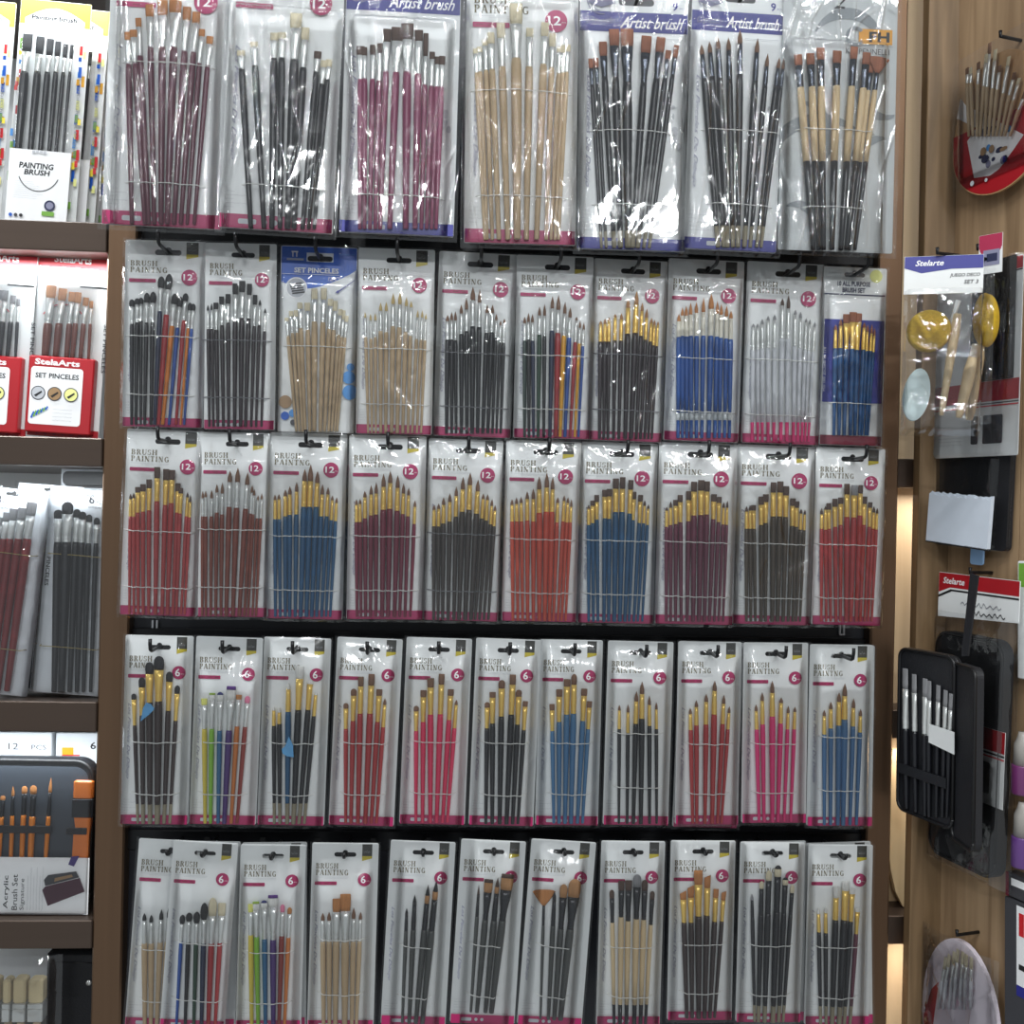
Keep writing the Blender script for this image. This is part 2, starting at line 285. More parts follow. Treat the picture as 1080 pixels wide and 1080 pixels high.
# ---------------------------------------------------------------- a brush: handle mesh with ferrule and bristles under it
def ellring(s, a, b, n=10, skew=0.0):
    return [(a*math.cos(2*math.pi*k/n), b*math.sin(2*math.pi*k/n), s+skew*a*math.cos(2*math.pi*k/n)) for k in range(n)]
def build_brush(parent, xb, zb, xt, zt, sf, sb, hw, kind='round', bw=None, h='black', f='silver', b='brown', tip=None, dip=None, dipc='dip', band=None, y=None, name='brush'):
    """sf, sb = fraction of the whole length where ferrule and bristles start"""
    L = math.hypot(xt-xb, zt-zb); th = math.atan2(xt-xb, zt-zb); lf, lb = sf*L, sb*L
    rf = hw*0.9; y = -(hw+0.0008) if y is None else y
    m = MB(); cuts = [(0, .55), (.004, .68), (.2, .76), (.45, .88), (.7, 1.0), (.88, 1.04), (.97, .98), (1, .9)]
    segs = [(0, lf, HM(h))]
    if dip: d_ = dip*lf; segs = [(0, d_, HM(dipc)), (d_, lf, HM(h))]
    if band: segs = [(0, band[0]*lf, HM(h)), (band[0]*lf, band[1]*lf, HM('band')), (band[1]*lf, lf, HM(h))]
    def rad(s):
        q = s/lf
        for (q0, r0), (q1, r1) in zip(cuts, cuts[1:]):
            if q <= q1+1e-9: return hw*(r0+(r1-r0)*(q-q0)/(q1-q0))
        return hw*.9
    for i, (s0, s1, mm) in enumerate(segs):
        ss = sorted(set([s0, s1]+[q*lf for q, _ in cuts if s0 < q*lf < s1]))
        m.loft([ellring(s, rad(s), rad(s)) for s in ss], mm)
    o = m.build(name, parent, (xb, y, zb)); o.rotation_euler = (0, th, 0)
    # ferrule
    bw = bw or (hw*0.8 if kind == 'round' else hw*1.15); fl = lb-lf
    flat = kind in ('flat', 'filbert', 'angle', 'tipflat'); m = MB()
    if kind == 'fan': ea, eb = hw*.8, hw*.5
    elif flat: ea, eb = bw*0.95, min(hw*.55, bw*.5)
    else: ea, eb = max(bw*.9, rf*.6), max(bw*.9, rf*.6)*.9
    rs = [(0, rf, rf), (.06, rf, rf), (.09, rf*.93, rf*.93), (.13, rf, rf), (.2, rf, rf), (.23, rf*.93, rf*.93), (.27, rf, rf)]
    rs += [(.5, rf+(ea-rf)*.3, rf+(eb-rf)*.4), (.75, rf+(ea-rf)*.75, rf+(eb-rf)*.8), (1, ea, eb)]
    m.loft([ellring(lf-.001+(fl+.001)*q, a, c) for q, a, c in rs], FM[f]); m.build('ferrule', o)
    # bristles
    bl = L-lb; m = MB(); a0, b0 = ea*.93, eb*.93; sk = 0
    if kind == 'round': P = [(0, a0, b0), (.2, a0*1.08, b0*1.08), (.45, a0*1.0, b0), (.7, a0*.62, b0*.62), (.88, a0*.28, b0*.28), (1, a0*.04, b0*.04)]
    elif kind == 'mop': P = [(0, a0, b0), (.2, bw*1.1, b0*1.15), (.5, bw*1.25, b0*1.2), (.75, bw*1.1, b0), (.9, bw*.75, b0*.7), (1, bw*.25, b0*.2)]
    elif kind == 'filbert': P = [(0, a0, b0), (.4, bw, b0*.85), (.7, bw*.98, b0*.6), (.87, bw*.75, b0*.35), (.96, bw*.45, b0*.2), (1, bw*.12, b0*.1)]
    elif kind == 'fan': P = [(0, a0, b0), (.3, bw*.45, b0*.7), (.7, bw*.85, b0*.5), (.88, bw, b0*.4), (.97, bw*.75, b0*.3), (1, bw*.4, b0*.2)]
    elif kind == 'angle': P = [(0, a0, b0), (.5, bw, b0*.7), (.9, bw*1.0, b0*.3), (1, bw*.97, b0*.15)]; sk = .45
    else: P = [(0, a0, b0), (.3, bw, b0*.85), (.75, bw*1.02, b0*.45), (.97, bw*1.0, b0*.22), (1, bw*.93, b0*.15)]
    rr = [ellring(lb-.0008+(bl+.0008)*q, a, c, 12, sk*(q if q > .4 else 0)) for q, a, c in P]
    if tip:
        k = 2 if kind not in ('flat',) else 2
        m.loft(rr[:k+1], BM(b)); m.loft(rr[k:], BM(tip))
    else: m.loft(rr, BM(b))
    m.build('bristles', o)
    return o
# ---------------------------------------------------------------- cellophane
def film(parent, x0, z0, x1, z1, bx0, bz0, bx1, bz1, hmax, seed, amp=0.0006, creases=14, res=0.0022, mname='cellophane', name='plastic_sleeve', long=False, edge=0.0012):
    rr = np.random.RandomState(abs(seed)); nx = max(8, int((x1-x0)/res)); nz = max(8, int((z1-z0)/res))
    X, Z = np.meshgrid(np.linspace(x0, x1, nx), np.linspace(z0, z1, nz))
    def sst(t): t = np.clip(t, 0, 1); return t*t*(3-2*t)
    mg = 0.011; tm = .85 if long else 4.2
    B = sst((X-bx0+mg)/mg)*sst((bx1+mg-X)/mg)*sst((Z-bz0+mg)/mg)*sst((bz1+mg*tm-Z)/(mg*tm))
    E = sst((X-x0)/.006)*sst((x1-X)/.006)*sst((Z-z0)/.004)
    N = np.zeros_like(X)
    for i in range(9):
        fr = rr.uniform(40, 260); a = rr.uniform(0, np.pi); ph = rr.uniform(0, 6.28, 3)
        wx = X+.006*np.sin(Z*fr*.4+ph[1]); wz = Z+.006*np.sin(X*fr*.5+ph[2])
        N += (1-np.abs(np.sin((wx*np.cos(a)+wz*np.sin(a))*fr*.5+ph[0])))**2*rr.uniform(.3, 1)/(.4+fr/150)
    C = np.zeros_like(X)
    for i in range(creases):
        cx, cz = rr.uniform(x0, x1), rr.uniform(z0, z1)
        a = rr.normal(np.pi/2, .16 if (long and i % 4) else .8); ln = rr.uniform(.03, .15 if i % 4 else .04) if long else rr.uniform(.02, .045); wd = rr.uniform(.0008, .0015) if long else rr.uniform(.0009, .0024); cv = rr.normal(0, 1.6 if (long and i % 4) else 9)
        U = (X-cx)*np.cos(a)+(Z-cz)*np.sin(a); V = -(X-cx)*np.sin(a)+(Z-cz)*np.cos(a)+cv*U*U
        C += (rr.uniform(.6, 1.5) if long and i % 4 else rr.uniform(-.35, 1))*np.exp(-(V/wd)**2)*sst((ln-np.abs(U))/(ln*.5))
    Hh = edge+B*hmax+E*(amp*(.14 if long else .8)*N+amp*(1.6 if long else 2.3)*C)+.0004
    Y = -np.maximum(Hh, .0009+B*hmax*.98)
    vs = np.stack([X, Y, Z], -1).reshape(-1, 3); me = bpy.data.meshes.new(name)
    idx = np.arange(nx*nz).reshape(nz, nx); q = np.stack([idx[:-1, :-1], idx[:-1, 1:], idx[1:, 1:], idx[1:, :-1]], -1).reshape(-1, 4)
    me.vertices.add(len(vs)); me.vertices.foreach_set('co', vs.ravel()); me.loops.add(q.size); me.loops.foreach_set('vertex_index', q.ravel())
    me.polygons.add(len(q)); me.polygons.foreach_set('loop_start', np.arange(0, q.size, 4)); me.polygons.foreach_set('loop_total', np.full(len(q), 4))
    me.polygons.foreach_set('use_smooth', np.ones(len(q), bool)); me.update(); me.validate()
    me.materials.append(MATS[mname]); o = bpy.data.objects.new(name, me); return link(o, parent)
film_mat('cellophane', 0.20, 0.010, 1.5, 40, 0.06)
film_mat('loose_cellophane', 0.10, 0.010, 2.1, 24, 0.05)
film_mat('fine_cellophane', 0.07, 0.010, 1.0, 50, 0.10)

# ---------------------------------------------------------------- the shell: backboard, bronze posts, niches, shelves
BRZ = mat('bronze_metal', (104, 82, 64), 0.34, 0.85, var=.10, scale=3, stretch=(60, 60, 1), gain=1.25)
BRD = mat('dark_bronze_panel', (74, 62, 54), 0.38, 0.6, var=.08, scale=4, stretch=(1, 40, 40), gain=1.2)
BLK = mat('blackboard_panel', (17, 19, 27), 0.45, var=.1)
NICHE = mat('white_niche_laminate', (214, 216, 216), 0.4, var=.03)
def wood(name, c1, c2, sc=9.0, rough=.45, rot=False):
    if name in MATS: return MATS[name]
    m = bpy.data.materials.new(name); m.use_nodes = True; nt = m.node_tree; bs = nt.nodes['Principled BSDF']; N = nt.nodes.new; L = nt.links.new
    tc = N('ShaderNodeTexCoord'); mp = N('ShaderNodeMapping'); mp.inputs['Scale'].default_value = (sc*3, sc*3, sc*.18)
    nz = N('ShaderNodeTexNoise'); nz.inputs['Scale'].default_value = 2.2; nz.inputs['Detail'].default_value = 5; nz.inputs['Distortion'].default_value = .6
    cr = N('ShaderNodeValToRGB'); cr.color_ramp.elements[0].position = .35; cr.color_ramp.elements[1].position = .65
    cr.color_ramp.elements[0].color = (*[v*1.2 for v in lin(c1)], 1); cr.color_ramp.elements[1].color = (*[v*1.2 for v in lin(c2)], 1)
    L(tc.outputs['Object'], mp.inputs[0]); L(mp.outputs[0], nz.inputs['Vector']); L(nz.outputs['Fac'], cr.inputs[0]); L(cr.outputs[0], bs.inputs['Base Color'])
    bs.inputs['Roughness'].default_value = rough; m.diffuse_color = (*lin(c1), 1); MATS[name] = m; return m
W1 = wood('oak_wall_laminate', (128, 104, 78), (158, 132, 102)); W2 = wood('oak_post_laminate', (96, 76, 52), (126, 102, 74)); W3 = wood('pale_niche_wood', (176, 150, 116), (196, 172, 138), 5)
def slab(name, a, b, m, label=None, cat=None, kind=None, parent=None, r=.0015):
    mb = MB(); mb.bbox(a, b, m, r); o = mb.build(name, parent)
    if kind: o['kind'] = kind
    if label: tag(o, label, cat)
    return o
P0 = front(0.0); PF = front(-.012)
ztop, zbot = P0.px(540, -120)[1], P0.px(540, 1200)[1]
xl = P0.px(138, 560)[0]; xr = P0.px(921, 560)[0]
bb = MB(); bb.box((xl-.012, 0.0, zbot), (xr+.02, .012, ztop), BLK)
back = bb.build('wall_back'); back['kind'] = 'structure'
# rails that carry the hooks (each a thing screwed on the board)
for k, (yy, nm) in enumerate(((252, 'second row'), (458, 'third row'), (676, 'fourth row'), (884, 'bottom row'))):
    z = P0.px(540, yy+(6 if k < 2 else 2))[1]; m = MB(); m.bbox((xl-.008, -.0055, z-.012), (xr+.010, -.0005, z+.012), mat('black_rail_metal', (12, 13, 17), .3, .3), .001)
    for q in range(14): m.box((xl+.03+q*.066, -.0062, z-.004), (xl+.036+q*.066, -.005, z+.004), mat('rail_slot', (5, 5, 7), .6))
    o = m.build('hook_rail'); tag(o, 'black metal slotted rail across the black board carrying the %s hooks' % nm, 'rail', 'hook rails on the black board')
# little white clips on the board
for k, (px, py) in enumerate(((164, 661), (887, 662))):
    a, z = P0.px(px, py); m = MB(); m.box((a-.0035, -.004, z-.008), (a-.0015, -.0004, z+.008), INKS['lgrey']); m.box((a+.0015, -.004, z-.008), (a+.0035, -.0004, z+.008), INKS['lgrey']); m.box((a-.0035, -.0045, z-.009), (a+.0035, -.0038, z-.007), INKS['lgrey'])
    tag(m.build('board_clip'), ('small white clip at the left of the black board', 'small white clip at the right of the black board')[k]+' under the third row', 'clip')
# bronze posts
def post(pxl, pxr, name, yf=-.02):
    p = front(yf); a = p.px(pxl, 560)[0]; b = p.px(pxr, 560)[0]; m = MB(); m.bbox((a, yf, zbot), (b, .36, ztop), BRZ, .002); o = m.build(name); o['kind'] = 'structure'; return a, b
la, lb = post(106.5, 138, 'wall_left_post'); ra, rb = post(920.5, 946.5, 'wall_right_post')
# left niche
lx0 = la-.35
m = MB(); m.box((lx0, .34, zbot), (la+.002, .36, ztop), NICHE); m.build('wall_left_niche_back')['kind'] = 'structure'
SH = []
for k, (yt, yb_) in enumerate(((-120, -72), (233, 264), (461, 491), (740, 772), (971, 1001))):
    pf = front(-.02); zt = pf.px(55, yt)[1]; zb = pf.px(55, yb_)[1]; m = MB(); m.bbox((lx0, -.02, zb), (la-.0005, .338, zt), BRD, .0012); o = m.build('shelf')
    tag(o, ['dark bronze niche shelf above the frame at left', 'dark bronze shelf under the yellow topped brush packs', 'dark bronze shelf under the red brush packs', 'dark bronze shelf under the six piece black brush bag', 'dark bronze shelf under the acrylic brush case'][k], 'shelf', 'dark bronze shelves of the left niche'); SH.append((zt, zb))
for k in range(4):
    zb = SH[k][1]
    area('niche_strip_light', (la-.12, -.010, zb-.005), (la-.12, .035, zb-.3), .24, .010, (.9, .75, .70, .42)[k], (.88, .95, 1.0), 170)
# right niche
rx1 = rb+.30
m = MB(); m.box((rb-.002, .05, zbot), (rx1, .06, ztop), W3); m.build('wall_right_niche_back')['kind'] = 'structure'
for k, (yt, yb_) in enumerate(((484, 514), (749, 779), (966, 996))):
    pf = front(0); zt = pf.px(955, yt)[1]; zb = pf.px(955, yb_)[1]; m = MB(); m.bbox((rb+.0005, 0, zb), (rx1, .0498, zt), BRD, .0012); o = m.build('shelf')
    tag(o, 'short stretch of dark shelf in the gap at right, %s of three' % ('topmost', 'middle', 'lowest')[k], 'shelf', 'dark shelves seen through the right gap')
    if k < 3: area('niche_strip_light', (rb+.075, .006, zb-.006), (rb+.075, .035, zb-.5), .12, .008, (.22, .20, .20)[k], (1.0, .94, .86), 170)
# right post of oak and the oak side wall running towards the viewer
pw = front(-.03); oa = pw.px(968.5, 560)[0]; ob = pw.px(1000, 560)[0]
m = MB(); m.bbox((oa, -.03, zbot), (ob+.003, -.012, ztop), W2, .001); m.build('trim_1')['kind'] = 'structure'
UW = Vector((0.27, -0.963, 0)).normalized(); WALL = Plane((ob, -.03, 0), UW)
m = MB(); 
for k in range(7):   # vertical planks with real grooves
    a0, a1 = k*.11+.0006, (k+1)*.11-.0006; nn = WALL.n*.012
    p, q = Vector((ob, -.03, 0))+UW*a0, Vector((ob, -.03, 0))+UW*a1
    m.add([(p.x, p.y, zbot), (q.x, q.y, zbot), (q.x, q.y, ztop), (p.x, p.y, ztop), (p.x+nn.x, p.y+nn.y, zbot), (q.x+nn.x, q.y+nn.y, zbot), (q.x+nn.x, q.y+nn.y, ztop), (p.x+nn.x, p.y+nn.y, ztop)],
          [(0, 1, 2, 3), (7, 6, 5, 4), (0, 3, 7, 4), (1, 5, 6, 2)], W1)
p, q = Vector((ob, -.03, 0))+WALL.n*.004, Vector((ob, -.03, 0))+WALL.n*.004+UW*.77; nn = WALL.n*.006
m.add([(p.x, p.y, zbot), (q.x, q.y, zbot), (q.x, q.y, ztop), (p.x, p.y, ztop), (p.x+nn.x, p.y+nn.y, zbot), (q.x+nn.x, q.y+nn.y, zbot), (q.x+nn.x, q.y+nn.y, ztop), (p.x+nn.x, p.y+nn.y, ztop)], [(0, 1, 2, 3), (7, 6, 5, 4)], W2)
m.build('wall_right')['kind'] = 'structure'

# ---------------------------------------------------------------- printed cards
def print_brush_painting(pr, W, H, n, word='PAINTING', big=False, extra=None):
    I = INKS
    def X(u): return -W/2+u*W
    def Z(v): return H*(1-v)
    pr.rect(X(.755), Z(.070), X(.905), Z(.006 if not big else .006), I['tag']); pr.poly([(X(.755), Z(.096)), (X(.905), Z(.082)), (X(.905), Z(.070)), (X(.755), Z(.070))], I['gold'])
    pr.squiggle(X(.775), Z(.052), W*.1, H*.016, I['grey'], 4, seed=3)
    pr.serif('BRUSH', X(.065), Z(.139), H*.029, W*.335, I['bronze']); pr.serif(word, X(.065), Z(.174), H*.029, W*(.49 if word == 'PAINTING' else .46), I['bronze'])
    pr.rect(X(.065), Z(.1842), X(.56), Z(.183), I['lgrey']); pr.rect(X(.2), Z(.1905), X(.55), Z(.1895), I['lgrey'])
    pr.poly(rounded(X(.055), Z(.226), X(.385), Z(.207), H*.004), I['mag'])
    for a, b in ((.085, .15), (.19, .26), (.30, .36)): pr.rect(X(a), Z(.2185), X(b), Z(.2145), I['wine'])
    pr.poly(circle(X(.80), Z(.195), W*.1), I['mag'])
    if n < 10: pr.text(str(n), X(.745), Z(.2145), H*.041, I['white'], W*.075, 0.015); pr.text('PCS', X(.835), Z(.205), H*.006, I['white'], W*.045)
    else: pr.text(str(n), X(.728), Z(.210), H*.033, I['white'], W*.115, 0.015); pr.text('PCS', X(.852), Z(.203), H*.005, I['white'], W*.035)
    pr.text('Los Pinceles De Dibujo', X(.062), Z(.36), W*.055, I['lav'], H*.40, 0.0, 0.45, -math.pi/2)
    for k, v in enumerate((.868, .882, .896, .91, .924)):
        pr.squiggle(X(.045), Z(v+.004), W*(.08 if k % 2 == 0 else .2), H*.0045, I['grey'], 6, seed=k)
    pr.rect(X(0)+.001, Z(.999), X(1)-.001, Z(.95), I['mag']); pr.poly(rounded(X(.17), Z(.984), X(.33), Z(.966), H*.006), I['lgrey'])
    for a in (.40, .49): pr.poly(circle(X(a), Z(.975), W*.025, 12), I['lgrey'])
def print_artist(pr, W, H, n, **k):
    I = INKS
    def X(u): return -W/2+u*W
    def Z(v): return H*(1-v)
    pr.rect(X(.0)+.0005, Z(.157), X(1)-.0005, Z(.08), I['blue'])
    pr.text('Opeth', X(.06), Z(.135), H*.034, I['lav'], W*.25, 0.0, 0.4); pr.text('Artist brush', X(.37), Z(.142), H*.045, I['white'], W*.58, 0.012, 0.45)
    pr.text(str(n), X(.85), Z(.068), H*.032, I['blue'], W*.055, 0.02); pr.text('PCS', X(.92), Z(.063), H*.006, I['blue'], W*.05)
    for k in range(5): pr.ring(X(.2), Z(.035), W*(.02+.028*k), W*(.028+.028*k), I['lav'], 20, 10+k*25, 200+k*20)
    pr.poly([(X(.07), Z(.05)), (X(.14), Z(.012)), (X(.2), Z(.045)), (X(.27), Z(.01)), (X(.33), Z(.05)), (X(.2), Z(.066))][::-1], I['lav'])
    pr.rect(X(.58), Z(.182), X(.95), Z(.180), I['lgrey'])
    pr.text('Los Pinceles De Dibujo', X(.062), Z(.33), W*.055, I['lav'], H*.43, 0.0, 0.45, -math.pi/2)
    rr = random.Random(11)
    for k in range(9): pr.poly(circle(X(rr.uniform(.86, .93)), Z(rr.uniform(.44, .6)), W*rr.uniform(.01, .03), 7, H*rr.uniform(.005, .02)), I['lgrey'])
    for k, v in enumerate((.85, .865, .88, .895, .91, .925)):
        pr.squiggle(X(.045), Z(v+.004), W*(.08 if k % 2 == 0 else .3), H*.0045, I['grey'], 6, seed=k)
    pr.rect(X(0)+.0005, Z(.999), X(1)-.0005, Z(.955), I['blue']); pr.poly(rounded(X(.24), Z(.985), X(.4), Z(.968), H*.004), I['lgrey'])
def print_pennelli(pr, W, H, n, **k):
    I = INKS
    def X(u): return -W/2+u*W
    def Z(v): return H*(1-v)
    G = mat('grey_swirl_ink', (134, 140, 143), .45)
    for cx, cz, r0, r1, a0, a1 in ((.08, .60, .30, .40, -60, 75), (.42, .78, .55, .66, 60, 175), (.95, .42, .22, .32, 120, 285), (.55, .32, .34, .44, 20, 140), (.1, .93, .2, .28, 0, 100), (.98, .72, .3, .4, 100, 190)):
        y = pr.lay(); n_ = 24; vs = []
        for q in range(n_+1):
            a = math.radians(a0+(a1-a0)*q/n_); t = math.sin(math.pi*q/n_)
            for r in (r0, r0+(r1-r0)*(.15+.85*t)):
                vs.append((min(W/2-.001, max(-W/2+.001, X(cx)+W*r*math.cos(a))), y, min(H-.001, max(.001, Z(cz)+W*r*math.sin(a)))))
        pr.add(vs, [(2*q, 2*q+1, 2*q+3, 2*q+2) for q in range(n_)], G)
    pr.text('2', X(.44), Z(.145), H*.06, I['k'], W*.11, 0.0, .3)
    pr.rect(X(.66), Z(.265), X(.955), Z(.212), I['orange']); pr.text('FH', X(.75), Z(.257), H*.036, I['k'], W*.18, .04)
    pr.ring(X(.63), Z(.24), W*.055, W*.085, G, 20, 40, 330)
    pr.rect(X(.55), Z(.273), X(.96), Z(.2715), I['grey'])
    pr.text('KIT PENNELLI', X(.55), Z(.302), H*.02, I['char'], W*.38); pr.text('9pz', X(.80), Z(.33), H*.02, I['char'], W*.12)
def print_pinceles(pr, W, H, n, **k):
    I = INKS
    def X(u): return -W/2+u*W
    def Z(v): return H*(1-v)
    pr.rect(X(.01), Z(.034), X(.99), Z(.003), I['royal']); y_ = pr.y-.00012*pr.k
    for a_, b_ in ((.01, .335), (.685, .99)): pr.poly([(X(a_), Z(.083)), (X(b_), Z(.083)), (X(b_), Z(.034)), (X(a_), Z(.034))], I['royal'], y_)
    pts = [(X(.01), Z(.083)), (X(.99), Z(.083)), (X(.99), Z(.12))]+[(X(.99-.98*q/12), Z(.125+.105*math.sin(math.pi*.5*q/9) if q < 9 else .23-.012*(q-9))) for q in range(1, 13)]
    pr.poly(pts[::-1], I['royal'])
    pr.poly(circle(X(.21), Z(.225), W*.14, 28), I['white']); pr.poly(circle(X(.21), Z(.225), W*.125, 28), I['lgrey'])
    for q in range(5): pr.poly([(X(.12+.01*q), Z(.205+.012*q)), (X(.28+.01*q), Z(.195+.012*q)), (X(.28+.01*q), Z(.203+.012*q)), (X(.12+.01*q), Z(.213+.012*q))][::-1], I['k'])
    pr.rect(X(.15), Z(.06), X(.165), Z(.033), I['white']); pr.rect(X(.20), Z(.06), X(.215), Z(.033), I['white']); pr.rect(X(.14), Z(.036), X(.225), Z(.029), I['white'])
    pr.rect(X(.08), Z(.079), X(.30), Z(.068), I['lgrey'])
    pr.text('SET PINCELES', X(.18), Z(.145), H*.028, I['white'], W*.58, .03); pr.rect(X(.02), Z(.1535), X(.77), Z(.1515), I['white'])
    pr.text('12PCS', X(.62), Z(.185), H*.022, I['white'], W*.17, .01, .3); pr.text('REF 8807-12', X(.76), Z(.045), H*.008, I['sky'], W*.2)
    pr.poly([(X(.72), Z(.245)), (X(.76), Z(.232)), (X(.76), Z(.236)), (X(.97), Z(.175)), (X(.97), Z(.178)), (X(.765), Z(.243)), (X(.77), Z(.25))][::-1], I['blue'])
    for u, v, r, c in ((.92, .70, .085, 'sky'), (.94, .78, .1, 'sky'), (.86, .70, .04, 'sky'), (.94, .645, .05, 'sky'), (.1, .84, .085, 'tan'), (.1, .915, .055, 'royal'), (.2, .9, .05, 'sky'), (.21, .95, .04, 'char')):
        pr.poly(circle(X(u), Z(v), W*r, 20), I[c])
def print_allpurpose(pr, W, H, n, **k):
    I = INKS
    def X(u): return -W/2+u*W
    def Z(v): return H*(1-v)
    pr.rect(X(.02), Z(.158), X(.98), Z(.150), I['navy']); pr.poly(circle(X(.83), Z(.045), W*.1), I['lemon'])
    pr.squiggle(X(.08), Z(.04), W*.2, H*.012, I['grey'], 6); 
    pr.text('10 ALL PURPOSE', X(.22), Z(.107), H*.028, I['navy'], W*.52, .03); pr.text('BRUSH SET', X(.3), Z(.143), H*.028, I['navy'], W*.36, .03)
    P = mat('indigo_panel_ink', (50, 56, 140), .4); pr.rect(X(.03), Z(.76), X(.98), Z(.295), P); pr.rect(X(.0)+.001, Z(.998), X(1)-.001, Z(.945), I['wine'])
    pr.text('ALL PURPOSE BRUSH', X(.02), Z(.45), W*.05, I['white'], H*.25, 0, 0, -math.pi/2)
STY = {'bp': print_brush_painting, 'ar': print_artist, 'pe': print_pennelli, 'pi': print_pinceles, 'al': print_allpurpose}
CROPS = {'a': (100, 0, 4.073), 'b': (225, 0, 4.073), 'c': (350, 0, 4.073), 'd': (475, 0, 4.073), 'e': (600, 0, 4.073), 'f': (715, 0, 4.0), 'g': (810, 0, 4.0),
  'A': (125, 250, 5.268), 'B': (290, 250, 5.143), 'C': (455, 255, 5.143), 'D': (620, 260, 5.143), 'E': (780, 265, 5.143),
  'Fc': (125, 445, 5.023), 'G': (280, 445, 5.023), 'H': (440, 445, 4.909), 'I': (600, 450, 5.023), 'J': (770, 450, 5.023),
  'K': (120, 665, 5.143), 'L': (265, 665, 5.143), 'M': (415, 665, 5.143), 'N': (555, 665, 5.143), 'O': (700, 665, 4.696),
  'Q': (125, 875, 5.268), 'Rr': (245, 875, 5.268), 'S': (395, 875, 5.268), 'T': (540, 875, 5.268), 'U': (695, 875, 5.268), 'V': (790, 875, 5.268)}
def pose(plane, q, back=0.0):
    """rectangle fitted to four pixel corners on a plane -> matrix of its bottom centre, width, height"""
    P = [Vector(plane.px(*p)) for p in q]; TL, TR, BL, BR = P
    W = ((TR-TL).length+(BR-BL).length)/2; H = ((TL-BL).length+(TR-BR).length)/2
    b = (BL+BR)/2; t = (TL+TR)/2; up = (t-b).normalized(); rt = Vector((up.y, -up.x))
    o = plane.world(b.x, b.y, back); ux = plane.u*rt.x+Vector((0, 0, rt.y)); uz = plane.u*up.x+Vector((0, 0, up.y)); uy = plane.n
    M = Matrix(((ux.x, uy.x, uz.x, o.x), (ux.y, uy.y, uz.y, o.y), (ux.z, uy.z, uz.z, o.z), (0, 0, 0, 1)))
    def loc(x, y):
        v = Vector(plane.px(x, y))-b; return (v.dot(rt), v.dot(up))
    return M, W, H, loc
def make_hook(plane, xz, yb, tipup=0.013, out=0.045, name='display_hook'):
    """wire hook from the backboard (y=0) through the hole, upturned at its end"""
    a, z = xz; m = MB(); yf = yb-out
    m.tube([(0, -0.006, 0), (0, yf+.006, 0), (0, yf+.001, .002), (0, yf-.001, tipup*.6), (0, yf-.001, tipup)], .0021, HOOKM, 8)
    o = m.build(name); o.location = (a, 0, z); return o
HOOKS = []
